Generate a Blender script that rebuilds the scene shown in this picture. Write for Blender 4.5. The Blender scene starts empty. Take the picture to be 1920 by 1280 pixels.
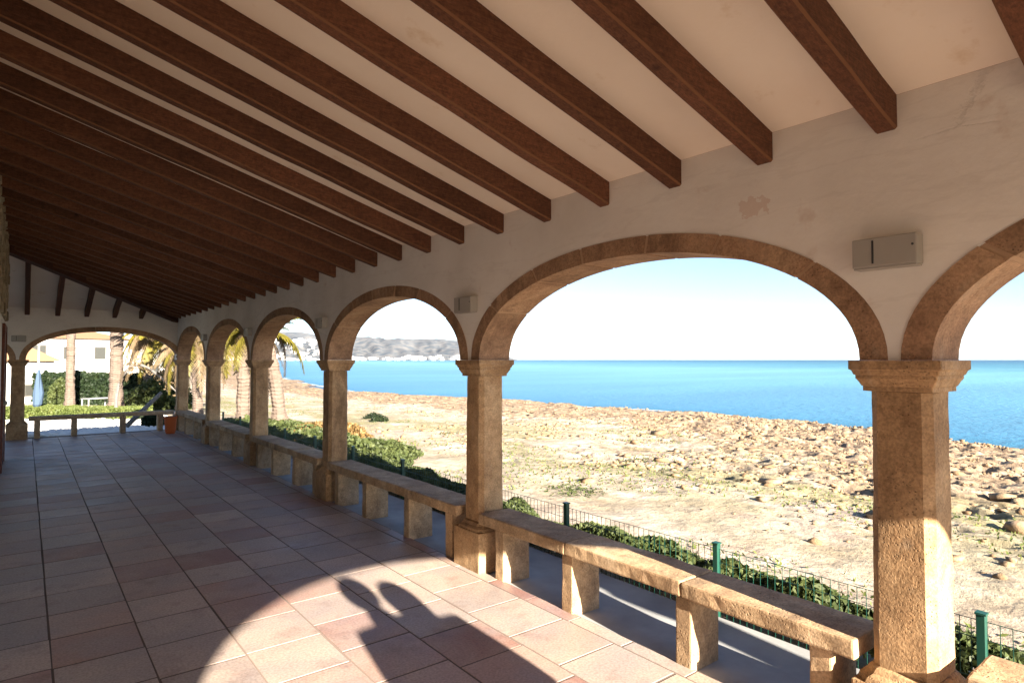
import bpy, bmesh, math, random
import numpy as np
from mathutils import Vector, Matrix, noise as mn

R = math.radians
random.seed(7)
rng = np.random.default_rng(7)

# ------------------------------------------------------------------ camera, light, exposure
scene = bpy.context.scene
COL = scene.collection
H = 1.70                                   # eye height = top of the capitals
SUN_AZ = 6.2                               # degrees from +Y towards +X that the light travels
SUN_EL = 18.3

cd = bpy.data.cameras.new('camera')
cam = bpy.data.objects.new('camera', cd)
COL.objects.link(cam)
cam.location = (0, 0, H)
cam.rotation_euler = (R(90 + 1.67), 0, R(-38))
cd.sensor_width = 36
cd.lens = 36 * 1167 / 1920
cd.clip_start = 0.05
cd.clip_end = 30000
scene.camera = cam

world = bpy.data.worlds.new('World')
scene.world = world
world.use_nodes = True
wn = world.node_tree
wn.nodes.clear()
w_out = wn.nodes.new('ShaderNodeOutputWorld')
w_bg = wn.nodes.new('ShaderNodeBackground')
w_sky = wn.nodes.new('ShaderNodeTexSky')
w_sky.sky_type = 'NISHITA'
w_sky.sun_disc = False
w_sky.sun_elevation = R(SUN_EL)
w_sky.sun_rotation = R(180 + SUN_AZ)
w_sky.altitude = 0
w_sky.air_density = 0.64
w_sky.dust_density = 0.3
w_sky.ozone_density = 2.0
w_bg.inputs['Strength'].default_value = 0.05
wn.links.new(w_sky.outputs[0], w_bg.inputs[0])
wn.links.new(w_bg.outputs[0], w_out.inputs[0])

sl = bpy.data.lights.new('sun', 'SUN')
sl.energy = 5.0
sl.angle = R(0.53)
sl.color = (1.0, 0.90, 0.76)
sun = bpy.data.objects.new('sun', sl)
COL.objects.link(sun)
ldir = Vector((math.sin(R(SUN_AZ)) * math.cos(R(SUN_EL)), math.cos(R(SUN_AZ)) * math.cos(R(SUN_EL)), -math.sin(R(SUN_EL))))
sun.rotation_euler = ldir.to_track_quat('-Z', 'Y').to_euler()
sun.location = (-5, -40, 20)

scene.view_settings.view_transform = 'Standard'
scene.view_settings.look = 'None'
scene.view_settings.gamma = 1
scene.view_settings.use_curve_mapping = False
scene.view_settings.exposure = 2.63
try:
    scene.cycles.max_bounces = 10
    scene.cycles.diffuse_bounces = 6
except Exception:
    pass

# ------------------------------------------------------------------ helpers
def tag(o, label=None, cat=None, group=None, kind=None):
    if label: o['label'] = label
    if cat: o['category'] = cat
    if group: o['group'] = group
    if kind: o['kind'] = kind
    return o

def empty(name, loc=(0, 0, 0), rz=0):
    o = bpy.data.objects.new(name, None)
    o.empty_display_size = 0.1
    COL.objects.link(o)
    o.location = loc
    o.rotation_euler = (0, 0, rz)
    return o

def link(name, me, parent=None, loc=None):
    o = bpy.data.objects.new(name, me)
    COL.objects.link(o)
    if parent: o.parent = parent
    if loc is not None: o.location = loc
    return o

def from_bm(name, bm, mat, parent=None, smooth=False, loc=None):
    me = bpy.data.meshes.new(name)
    bm.normal_update()
    bm.to_mesh(me)
    bm.free()
    if mat: me.materials.append(mat)
    if smooth:
        me.polygons.foreach_set('use_smooth', [True] * len(me.polygons))
    return link(name, me, parent, loc)

def from_arrays(name, v, f, mat, parent=None, smooth=False, loc=None):
    """v (n,3) array, f (m,k) array of one polygon size"""
    v = np.asarray(v, dtype=np.float32); f = np.asarray(f, dtype=np.int32)
    me = bpy.data.meshes.new(name)
    me.vertices.add(len(v)); me.vertices.foreach_set('co', v.ravel())
    k = f.shape[1]
    me.loops.add(f.size); me.loops.foreach_set('vertex_index', f.ravel())
    me.polygons.add(len(f))
    me.polygons.foreach_set('loop_start', np.arange(0, f.size, k, dtype=np.int32))
    try: me.polygons.foreach_set('loop_total', np.full(len(f), k, dtype=np.int32))
    except Exception: pass
    if smooth: me.polygons.foreach_set('use_smooth', np.ones(len(f), dtype=bool))
    if mat: me.materials.append(mat)
    me.update(calc_edges=True)
    me.validate()
    return link(name, me, parent, loc)

def box(bm, x0, x1, y0, y1, z0, z1, M=None):
    vs = [bm.verts.new((x, y, z)) for x in (x0, x1) for y in (y0, y1) for z in (z0, z1)]
    q = [(0, 1, 3, 2), (4, 6, 7, 5), (0, 4, 5, 1), (2, 3, 7, 6), (0, 2, 6, 4), (1, 5, 7, 3)]
    fs = [bm.faces.new([vs[i] for i in a]) for a in q]
    if M is not None: bmesh.ops.transform(bm, matrix=M, verts=vs)
    return vs, fs

def bevel(bm, w, seg=2):
    bmesh.ops.bevel(bm, geom=list(bm.edges), offset=w, segments=seg, affect='EDGES', profile=0.6, clamp_overlap=True)

def rough_box(x0, x1, y0, y1, z0, z1, bw=0.008, step=0.06, amp=0.004, seed=0.0, freq=7.0):
    bm = bmesh.new()
    box(bm, x0, x1, y0, y1, z0, z1)
    bevel(bm, bw, 2)
    for ax, a, b in ((0, x0, x1), (1, y0, y1), (2, z0, z1)):
        n = max(1, min(60, int((b - a) / step)))
        for i in range(1, n):
            co = [0, 0, 0]; no = [0, 0, 0]
            co[ax] = a + (b - a) * i / n; no[ax] = 1
            g = list(bm.verts) + list(bm.edges) + list(bm.faces)
            bmesh.ops.bisect_plane(bm, geom=g, plane_co=co, plane_no=no, dist=1e-5)
    bm.normal_update()
    off = Vector((seed * 3.1, seed * 1.7, seed))
    ds = []
    for v in bm.verts:
        p = v.co * freq + off
        n1 = mn.noise(p) + 0.5 * mn.noise(p * 2.7)
        ds.append(v.normal * (n1 * amp))
    for v, d in zip(bm.verts, ds): v.co += d
    return bm

def lathe(bm, prof, n=12, cx=0, cy=0):
    rings = []
    for r, z in prof:
        rings.append([bm.verts.new((cx + r * math.cos(2 * math.pi * i / n), cy + r * math.sin(2 * math.pi * i / n), z)) for i in range(n)])
    for a, b in zip(rings, rings[1:]):
        for i in range(n):
            bm.faces.new((a[i], a[(i + 1) % n], b[(i + 1) % n], b[i]))
    bm.faces.new(rings[0][::-1]); bm.faces.new(rings[-1])

def tube(bm, pts, rad, n=6):
    pts = [Vector(p) for p in pts]
    rings = []
    for i, p in enumerate(pts):
        d = (pts[min(i + 1, len(pts) - 1)] - pts[max(i - 1, 0)]).normalized()
        up = Vector((0, 0, 1)) if abs(d.z) < 0.9 else Vector((1, 0, 0))
        s = d.cross(up).normalized(); u = s.cross(d)
        r = rad[i] if isinstance(rad, (list, tuple)) else rad
        rings.append([bm.verts.new(p + s * (r * math.cos(2 * math.pi * k / n)) + u * (r * math.sin(2 * math.pi * k / n))) for k in range(n)])
    for a, b in zip(rings, rings[1:]):
        for i in range(n):
            bm.faces.new((a[i], a[(i + 1) % n], b[(i + 1) % n], b[i]))
    bm.faces.new(rings[0][::-1]); bm.faces.new(rings[-1])

def _hash(ix, iy, seed):
    h = (ix.astype(np.int64) * 374761393 + iy.astype(np.int64) * 668265263 + seed * 974634777) & 0x7fffffff
    h = ((h ^ (h >> 13)) * 1274126177) & 0x7fffffff
    return ((h ^ (h >> 16)) & 0xffff) / 65535.0

def vnoise(x, y, seed=0):
    ix = np.floor(x); iy = np.floor(y)
    fx = x - ix; fy = y - iy
    fx = fx * fx * (3 - 2 * fx); fy = fy * fy * (3 - 2 * fy)
    a = _hash(ix, iy, seed); b = _hash(ix + 1, iy, seed); c = _hash(ix, iy + 1, seed); d = _hash(ix + 1, iy + 1, seed)
    return (a + (b - a) * fx) * (1 - fy) + (c + (d - c) * fx) * fy

def fbm(x, y, oct=4, seed=0):
    s = 0; a = 0.5; t = 0
    for i in range(oct):
        s = s + a * vnoise(x * 2 ** i + i * 17.3, y * 2 ** i - i * 9.1, seed + i); t += a; a *= 0.5
    return s / t

# ------------------------------------------------------------------ materials
class NT:
    def __init__(s, name):
        s.m = bpy.data.materials.new(name); s.m.use_nodes = True
        s.t = s.m.node_tree; s.b = s.t.nodes['Principled BSDF']
        s.geo = s.t.nodes.new('ShaderNodeNewGeometry')
    def n(s, typ, **kw):
        nd = s.t.nodes.new(typ)
        for k, v in kw.items(): setattr(nd, k, v)
        return nd
    def l(s, a, b): s.t.links.new(a, b)
    def pos(s, scale=(1, 1, 1)):
        mp = s.n('ShaderNodeMapping'); mp.inputs['Scale'].default_value = scale
        s.l(s.geo.outputs['Position'], mp.inputs['Vector']); return mp.outputs[0]
    def noise(s, scale, detail=4, rough=0.55, vec=None, dist=0.0):
        nd = s.n('ShaderNodeTexNoise')
        nd.inputs['Scale'].default_value = scale; nd.inputs['Detail'].default_value = detail
        nd.inputs['Roughness'].default_value = rough; nd.inputs['Distortion'].default_value = dist
        s.l(vec if vec is not None else s.geo.outputs['Position'], nd.inputs['Vector'])
        return nd.outputs['Fac']
    def voro(s, scale, vec=None, feature='F1'):
        nd = s.n('ShaderNodeTexVoronoi', feature=feature); nd.inputs['Scale'].default_value = scale
        s.l(vec if vec is not None else s.geo.outputs['Position'], nd.inputs['Vector'])
        return nd
    def ramp(s, fac, stops, interp='LINEAR'):
        nd = s.n('ShaderNodeValToRGB'); nd.color_ramp.interpolation = interp
        e = nd.color_ramp.elements
        while len(e) < len(stops): e.new(0.5)
        for i, (p, c) in enumerate(stops):
            e[i].position = p
            e[i].color = (c, c, c, 1) if isinstance(c, (int, float)) else (*c, 1)
        s.l(fac, nd.inputs[0]); return nd.outputs[0]
    def mix(s, fac, a, b, mode='MIX'):
        nd = s.n('ShaderNodeMixRGB', blend_type=mode)
        for i, v in enumerate((fac, a, b)):
            if isinstance(v, (int, float)): nd.inputs[i].default_value = v if i == 0 else (v, v, v, 1)
            elif isinstance(v, tuple): nd.inputs[i].default_value = (*v, 1)
            else: s.l(v, nd.inputs[i])
        return nd.outputs[0]
    def math(s, op, a, b=0.0):
        nd = s.n('ShaderNodeMath', operation=op)
        for i, v in enumerate((a, b)):
            if isinstance(v, (int, float)): nd.inputs[i].default_value = v
            else: s.l(v, nd.inputs[i])
        return nd.outputs[0]
    def color(s, c):
        if isinstance(c, tuple): s.b.inputs['Base Color'].default_value = (*c, 1)
        else: s.l(c, s.b.inputs['Base Color'])
        return s
    def rough(s, r, spec=None):
        if isinstance(r, (int, float)): s.b.inputs['Roughness'].default_value = r
        else: s.l(r, s.b.inputs['Roughness'])
        if spec is not None: s.b.inputs['Specular IOR Level'].default_value = spec
        return s
    def bump(s, h, strength=0.5, dist=0.01):
        nd = s.n('ShaderNodeBump'); nd.inputs['Strength'].default_value = strength; nd.inputs['Distance'].default_value = dist
        s.l(h, nd.inputs['Height']); s.l(nd.outputs[0], s.b.inputs['Normal']); return s
    def rnd(s):
        return s.n('ShaderNodeObjectInfo').outputs['Random']

def stone_mat(name, c1, c2, c3, pit=60, seed=0.0, bump=0.6, streak=False):
    m = NT(name)
    a = m.noise(2.3, 6, 0.65); b = m.noise(17, 5, 0.7); c = m.noise(90, 3, 0.6)
    col = m.ramp(a, [(0.3, c1), (0.52, c2), (0.72, c3)])
    col = m.mix(0.55, col, m.ramp(b, [(0.3, 0.3), (0.5, 0.5), (0.7, 0.72)]), 'OVERLAY')
    col = m.mix(0.4, col, m.ramp(c, [(0.35, 0.25), (0.62, 0.72)]), 'OVERLAY')
    r = m.rnd(); col = m.mix(0.45, col, m.ramp(r, [(0, 0.34), (1, 0.66)]), 'OVERLAY')
    st = m.noise(3.2, 6, 0.7, m.pos((1, 1, 0.45)), 0.6)
    col = m.mix(m.ramp(st, [(0.52, 0.0), (0.68, 0.55)]), col, (c1[0] * .42, c1[1] * .45, c1[2] * .5))
    col = m.mix(m.ramp(st, [(0.28, 0.4), (0.42, 0.0)]), col, (0.42, 0.34, 0.25))
    v = m.voro(pit).outputs['Distance']
    pits = m.ramp(v, [(0.08, 0.0), (0.3, 1.0)])
    pm = m.ramp(m.noise(6, 3), [(0.45, 0.0), (0.62, 1.0)])
    ph = m.mix(pm, 1.0, pits)
    col = m.mix(0.55, col, ph, 'MULTIPLY')
    h = m.math('ADD', m.math('MULTIPLY', b, 0.6), m.math('ADD', m.math('MULTIPLY', c, 0.35), m.math('MULTIPLY', ph, 0.7)))
    m.color(col).rough(0.88, 0.25).bump(h, bump, 0.006)
    return m.m

MAT = {}
MAT['column'] = stone_mat('column_sandstone', (0.23, 0.13, 0.065), (0.38, 0.235, 0.12), (0.50, 0.34, 0.19), 70, bump=0.9)
MAT['arch'] = stone_mat('arch_sandstone', (0.22, 0.12, 0.068), (0.32, 0.19, 0.11), (0.42, 0.27, 0.16), 70, bump=0.6)
MAT['bench'] = stone_mat('bench_stone', (0.27, 0.165, 0.09), (0.42, 0.285, 0.165), (0.54, 0.40, 0.26), 50, bump=0.8)
MAT['mortar'] = NT('mortar').color((0.42, 0.27, 0.165)).rough(0.9, 0.2).m

m = NT('plaster')
a = m.noise(1.1, 5, 0.6); b = m.noise(6, 5, 0.6); c = m.noise(45, 4, 0.6)
col = m.ramp(a, [(0.3, (0.66, 0.60, 0.53)), (0.55, (0.76, 0.70, 0.63)), (0.75, (0.82, 0.77, 0.70))])
col = m.mix(m.ramp(b, [(0.62, 0.0), (0.74, 0.35)]), col, (0.50, 0.33, 0.24))
cr = m.voro(0.9, m.pos((1, 0.6, 2.6)), 'DISTANCE_TO_EDGE')
crk = m.ramp(m.math('ADD', cr.outputs['Distance'], m.math('MULTIPLY', m.math('SUBTRACT', c, 0.5), 0.04)), [(0.0, 0.0), (0.012, 1.0)])
crm = m.mix(m.ramp(m.noise(0.8, 2), [(0.5, 0.0), (0.6, 1.0)]), 1.0, crk)
col = m.mix(0.10, col, crm, 'MULTIPLY')
ln = m.noise(1.0, 6, 0.6, m.pos((1, 0.45, 2.6)))
lines = m.ramp(ln, [(0.485, 0.0), (0.497, 1.0), (0.503, 1.0), (0.515, 0.0)])
col = m.mix(m.math('MULTIPLY', lines, 0.09), col, (0.36, 0.28, 0.22))
vd = m.n('ShaderNodeVectorMath', operation='DISTANCE'); m.l(m.pos((1, 0.55, 1)), vd.inputs[0]); vd.inputs[1].default_value = (2.9, 1.735 * .55, 2.475)
pk = m.math('LESS_THAN', m.math('ADD', vd.outputs['Value'], m.math('MULTIPLY', m.math('SUBTRACT', m.noise(22, 4), 0.5), 0.16)), 0.045)
col = m.mix(m.math('MULTIPLY', pk, 0.35), col, (0.52, 0.30, 0.20))
wv = m.noise(2.2, 3, 0.5, m.pos((1, 0.8, 1.7)))
h = m.math('ADD', m.math('MULTIPLY', c, 0.25), m.math('ADD', m.math('MULTIPLY', wv, 2.0), m.math('MULTIPLY', crm, 0.4)))
m.color(col).rough(0.92, 0.15).bump(h, 0.4, 0.012)
MAT['plaster'] = m.m

m = NT('ceiling_plaster')
a = m.noise(0.9, 5, 0.6); b = m.noise(3.2, 6, 0.65)
col = m.ramp(a, [(0.3, (0.76, 0.64, 0.52)), (0.7, (0.84, 0.74, 0.62))])
col = m.mix(m.ramp(b, [(0.60, 0.0), (0.72, 0.5)]), col, (0.56, 0.38, 0.20))
m.color(col).rough(0.92, 0.15).bump(m.noise(20, 4), 0.2, 0.01)
MAT['ceiling'] = m.m

def wood(name, c1, c2, axis_scale):
    m = NT(name)
    g = m.noise(9, 6, 0.65, m.pos(axis_scale), 0.4)
    col = m.ramp(g, [(0.3, c1), (0.7, c2)])
    sp = m.noise(38, 5, 0.75); lg = m.noise(1.7, 4, 0.6)
    col = m.mix(0.75, col, m.ramp(sp, [(0.3, 0.25), (0.7, 0.75)]), 'OVERLAY')
    col = m.mix(0.5, col, m.ramp(lg, [(0.3, 0.33), (0.7, 0.68)]), 'OVERLAY')
    kn = m.voro(2.3).outputs['Distance']
    col = m.mix(m.ramp(kn, [(0.02, 0.7), (0.06, 0.0)]), col, (0.03, 0.012, 0.008))
    g = m.math('ADD', g, sp)
    r = m.rnd(); col = m.mix(0.8, col, m.ramp(r, [(0, 0.36), (1, 0.66)]), 'OVERLAY')
    m.color(col).rough(0.75, 0.25).bump(g, 0.6, 0.006)
    return m.m
MAT['beam'] = wood('beam_wood', (0.080, 0.031, 0.016), (0.155, 0.064, 0.032), (1.2, 14, 14))
MAT['beam_edge'] = NT('painted_edge_light').color((0.17, 0.078, 0.038)).rough(0.8, .2).m  # lighter chamfer colour stands in for light along the lower beam edges
MAT['beam_y'] = wood('wing_beam_wood', (0.06, 0.022, 0.014), (0.10, 0.04, 0.022), (14, 1.2, 14))
MAT['door'] = wood('door_wood', (0.10, 0.035, 0.025), (0.16, 0.06, 0.04), (6, 6, 0.5))
MAT['plank'] = wood('grey_wood', (0.10, 0.09, 0.085), (0.2, 0.18, 0.16), (4, 4, 0.6))

m = NT('terracotta')
r = m.rnd()
vs_ = m.n('ShaderNodeVectorMath', operation='SCALE'); cv = m.n('ShaderNodeCombineXYZ'); m.l(r, cv.inputs[0]); m.l(r, cv.inputs[1]); m.l(cv.outputs[0], vs_.inputs[0]); vs_.inputs['Scale'].default_value = 37.0
va_ = m.n('ShaderNodeVectorMath', operation='ADD'); m.l(m.geo.outputs['Position'], va_.inputs[0]); m.l(vs_.outputs[0], va_.inputs[1]); tp = va_.outputs[0]
a = m.noise(2.2, 6, 0.65, tp, 0.5); b = m.noise(9, 6, 0.7, tp); c = m.noise(70, 3)
r = m.math('FRACT', m.math('MULTIPLY', r, 7.31))
col = m.ramp(r, [(0.0, (0.25, 0.115, 0.09)), (0.22, (0.40, 0.26, 0.20)), (0.45, (0.30, 0.235, 0.205)), (0.7, (0.46, 0.34, 0.27)), (0.85, (0.35, 0.27, 0.23)), (1.0, (0.30, 0.15, 0.12))])
col = m.mix(m.ramp(a, [(0.38, 0.0), (0.68, 0.55)]), col, (0.48, 0.39, 0.31))
col = m.mix(m.ramp(b, [(0.57, 0.0), (0.76, 0.55)]), col, (0.24, 0.115, 0.09))
col = m.mix(m.ramp(m.noise(1.3, 5, 0.65), [(0.42, 0.0), (0.66, 0.6)]), col, (0.27, 0.24, 0.235))
col = m.mix(m.ramp(m.noise(3.7, 4, 0.6), [(0.56, 0.0), (0.72, 0.42)]), col, (0.16, 0.09, 0.075))
col = m.mix(0.45, col, m.ramp(c, [(0.35, 0.3), (0.6, 0.66)]), 'OVERLAY')
rr = m.ramp(a, [(0.3, 0.42), (0.7, 0.68)])
m.color(col).rough(rr, 0.4).bump(m.math('ADD', b, m.math('MULTIPLY', c, 0.3)), 0.25, 0.004)
MAT['tile'] = m.m
MAT['grout'] = NT('grout').color((0.13, 0.10, 0.085)).rough(0.95, 0.1).m

m = NT('concrete')
a = m.noise(2, 6, 0.6); b = m.noise(30, 4)
m.color(m.ramp(a, [(0.3, (0.24, 0.24, 0.24)), (0.7, (0.38, 0.38, 0.37))])).rough(0.85, 0.25).bump(b, 0.2, 0.004)
MAT['concrete'] = m.m

m = NT('shore')
a = m.noise(0.32, 6, 0.6); b = m.noise(1.7, 7, 0.65); c = m.noise(9, 6, 0.7)
vc = m.n('ShaderNodeVertexColor'); vc.layer_name = 'mask'
sep = m.n('ShaderNodeSeparateColor'); m.l(vc.outputs['Color'], sep.inputs[0])
sand = m.ramp(b, [(0.3, (0.31, 0.235, 0.18)), (0.5, (0.42, 0.34, 0.265)), (0.72, (0.54, 0.465, 0.38))])
rock = m.ramp(b, [(0.28, (0.165, 0.11, 0.065)), (0.5, (0.285, 0.205, 0.135)), (0.7, (0.40, 0.31, 0.22))])
f = m.math('ADD', sep.outputs[0], m.math('MULTIPLY', m.math('SUBTRACT', a, 0.5), 1.4))
col = m.mix(m.ramp(f, [(0.38, 0.0), (0.62, 1.0)]), sand, rock)
g = m.math('MULTIPLY', m.ramp(m.noise(0.55, 5, 0.6, m.pos((1, 0.6, 1))), [(0.44, 0.0), (0.55, 1.0)]), sep.outputs[1])
col = m.mix(0.5, col, m.ramp(m.noise(4.5, 6, 0.75, m.pos((1, .7, 1))), [(0.35, 0.3), (0.65, 0.68)]), 'OVERLAY')
col = m.mix(m.math('MULTIPLY', g, 0.85), col, m.ramp(c, [(0.35, (0.12, 0.115, 0.04)), (0.65, (0.32, 0.28, 0.13))]))
col = m.mix(m.math('MULTIPLY', m.ramp(c, [(0.30, 1.0), (0.42, 0.0)]), m.math('ADD', m.math('MULTIPLY', sep.outputs[0], 0.7), 0.08)), col, (0.10, 0.065, 0.04))
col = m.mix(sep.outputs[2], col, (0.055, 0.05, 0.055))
m.color(col).rough(0.95, 0.15).bump(m.math('ADD', c, b), 0.7, 0.05)
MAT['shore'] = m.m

m = NT('beach_rock')
b = m.noise(3, 6, 0.7); r = m.rnd()
col = m.ramp(b, [(0.3, (0.14, 0.085, 0.045)), (0.5, (0.25, 0.17, 0.10)), (0.7, (0.37, 0.28, 0.19))])
m.color(col).rough(0.95, 0.1).bump(m.noise(25, 5, 0.7), 0.8, 0.02)
MAT['rock'] = m.m
MAT['white_stone'] = NT('white_gravel').color((0.52, 0.50, 0.47)).rough(0.9, 0.2).m

m = NT('sea_water')
n1 = m.noise(0.05, 4, 0.55, m.pos((0.35, 1.0, 1)), 0.3)
n2 = m.noise(1.3, 5, 0.65, m.pos((1.0, 1.0, 1)))
n3 = m.noise(0.012, 3, 0.5, m.pos((0.5, 1.0, 1)))
vc = m.n('ShaderNodeVertexColor'); vc.layer_name = 'depth'
sep = m.n('ShaderNodeSeparateColor'); m.l(vc.outputs['Color'], sep.inputs[0])
band = m.math('ADD', sep.outputs[0], m.math('MULTIPLY', m.math('SUBTRACT', n3, 0.5), 0.10))
col = m.ramp(band, [(0.0, (0.012, 0.05, 0.10)), (0.035, (0.03, 0.14, 0.22)), (0.12, (0.055, 0.185, 0.30)), (0.42, (0.10, 0.255, 0.36)), (0.56, (0.14, 0.33, 0.37)), (0.68, (0.065, 0.21, 0.27)), (0.85, (0.02, 0.10, 0.17)), (1.0, (0.012, 0.065, 0.12))])
col = m.mix(0.35, col, m.ramp(n1, [(0.35, 0.32), (0.65, 0.66)]), 'OVERLAY')
m.color(col).rough(0.35, 0.16)
col2 = m.mix(m.ramp(n2, [(0.45, 0.0), (0.66, 0.25)]), col, (0.03, 0.14, 0.22)); m.color(col2)
m.bump(m.math('ADD', m.math('MULTIPLY', n2, 0.5), n1), 0.9, 0.3)
MAT['sea'] = m.m

def leaf_mat(name, cols, rough=0.55):
    m = NT(name)
    a = m.noise(2.5, 3); b = m.noise(40, 2)
    n = len(cols)
    f = m.math('ADD', m.math('MULTIPLY', a, 0.55), m.math('MULTIPLY', b, 0.45))
    col = m.ramp(f, [(0.30 + 0.4 * i / (n - 1), c) for i, c in enumerate(cols)])
    m.color(col).rough(rough, 0.3)
    try: m.b.inputs['Subsurface Weight'].default_value = 0.0
    except Exception: pass
    tr = m.n('ShaderNodeBsdfTranslucent'); mx = m.n('ShaderNodeMixShader'); mx.inputs[0].default_value = 0.3
    m.l(col, tr.inputs['Color']); m.l(m.b.outputs[0], mx.inputs[1]); m.l(tr.outputs[0], mx.inputs[2])
    m.l(mx.outputs[0], m.t.nodes['Material Output'].inputs['Surface'])
    return m.m
MAT['creeper'] = leaf_mat('creeper_leaf', [(0.03, 0.042, 0.014), (0.065, 0.085, 0.026), (0.13, 0.145, 0.05)])
MAT['redbush'] = leaf_mat('reddish_leaf', [(0.07, 0.08, 0.02), (0.22, 0.13, 0.05), (0.30, 0.22, 0.07)])
MAT['darkhedge'] = leaf_mat('dark_hedge_leaf', [(0.008, 0.015, 0.008), (0.018, 0.032, 0.013), (0.05, 0.07, 0.025)])
MAT['lighthedge'] = leaf_mat('light_hedge_leaf', [(0.06, 0.08, 0.02), (0.11, 0.14, 0.035), (0.19, 0.20, 0.06)])
MAT['palm'] = leaf_mat('palm_leaf', [(0.05, 0.05, 0.012), (0.14, 0.12, 0.018), (0.26, 0.20, 0.03)])
MAT['palm_dry'] = leaf_mat('dry_palm_leaf', [(0.08, 0.05, 0.028), (0.17, 0.12, 0.065), (0.26, 0.195, 0.12)])
m = NT('palm_trunk')
w = m.n('ShaderNodeTexWave'); w.bands_direction = 'Z'; w.inputs['Scale'].default_value = 3.0; w.inputs['Distortion'].default_value = 5.0
m.l(m.geo.outputs['Position'], w.inputs['Vector'])
m.color(m.mix(m.noise(6, 5), (0.085, 0.062, 0.048), (0.20, 0.155, 0.125))).rough(0.9, 0.1).bump(m.math('ADD', w.outputs['Fac'], m.noise(18, 4)), 0.8, 0.03)
MAT['trunk'] = m.m
MAT['green_metal'] = NT('green_metal').color((0.008, 0.06, 0.04)).rough(0.45, 0.5).m
MAT['lamp_grey'] = NT('lamp_grey').color((0.34, 0.31, 0.27)).rough(0.5, 0.4).m
MAT['dark'] = NT('dark_slot').color((0.03, 0.03, 0.03)).rough(0.7).m
MAT['white'] = NT('white_render').color((0.45, 0.44, 0.42)).rough(0.9, 0.2).m
MAT['glass_dark'] = NT('window_dark').color((0.045, 0.045, 0.04)).rough(0.2, 0.5).m
MAT['shutter'] = NT('window_frame_paint').color((0.07, 0.065, 0.055)).rough(0.6, .3).m
MAT['roof_tile'] = NT('clay_roof').color((0.28, 0.16, 0.09)).rough(0.85, 0.2).m
MAT['blue_cloth'] = NT('pale_blue_cloth').color((0.05, 0.08, 0.125)).rough(0.8, 0.2).m
MAT['orange_pot'] = NT('orange_clay').color((0.62, 0.14, 0.035)).rough(0.7, 0.3).m
m = NT('hazy_hill_scrub')
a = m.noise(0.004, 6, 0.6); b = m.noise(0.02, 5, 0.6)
m.color(m.mix(m.ramp(b, [(0.4, 0.0), (0.6, 1.0)]), m.ramp(a, [(0.35, (0.035, 0.05, 0.065)), (0.6, (0.075, 0.09, 0.105))]), (0.15, 0.145, 0.14))).rough(0.95, 0.1)  # scrub tones with the blue cast of distant haze painted in
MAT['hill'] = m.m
MAT['skin'] = NT('skin').color((0.55, 0.34, 0.24)).rough(0.5).m
MAT['hair'] = NT('brown_hair').color((0.05, 0.03, 0.02)).rough(0.6).m
MAT['shirt'] = NT('navy_cloth').color((0.04, 0.06, 0.14)).rough(0.9).m
MAT['shirt2'] = NT('grey_cloth').color((0.30, 0.28, 0.27)).rough(0.9).m
MAT['jeans'] = NT('denim').color((0.05, 0.07, 0.13)).rough(0.9).m

# rubble stone
MAT['rubble'] = stone_mat('rubble_stone', (0.24, 0.18, 0.11), (0.36, 0.29, 0.19), (0.46, 0.40, 0.28), 40, bump=1.0)

# ------------------------------------------------------------------ geometry constants
XI, XO = 2.90, 3.20            # inner and outer face of the arcade wall
XC = 3.05
COLY = [1.08 + 3.2 * k for k in range(-1, 6)]        # -2.12 ... 17.08
YE = COLY[-1]; YN = COLY[0]
ZC = 2.825                      # ceiling height at the wall
SL = 0.296
XW = -0.285                     # house wall
HS, RISE = 1.46, 0.642           # arch intrados
HE, RISE_E = 1.572, 0.747
XP = XC - 3.2 + 0.03            # pier of the end walls (-.12)

# ------------------------------------------------------------------ floor with tiles
floor = from_arrays('floor', [(XW, -2.5, -0.0026), (2.93, -2.5, -0.0026), (2.93, 17.3, -0.0026), (XW, 17.3, -0.0026),
                              (XW, -2.5, -0.3), (2.93, -2.5, -0.3), (2.93, 17.3, -0.3), (XW, 17.3, -0.3)],
                    [(0, 1, 2, 3), (7, 6, 5, 4), (1, 5, 6, 2), (0, 4, 5, 1), (2, 6, 7, 3), (3, 7, 4, 0)], MAT['grout'])
tag(floor, kind='structure')
# wing floor (left of the house corner)
wf = from_arrays('wing_floor', [(-6, 13.75, -0.013), (XW - .001, 13.75, -0.013), (XW - .001, 17.3, -0.013), (-6, 17.3, -0.013)], [(0, 1, 2, 3)], MAT['tile'])
tag(wf, kind='structure')

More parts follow.
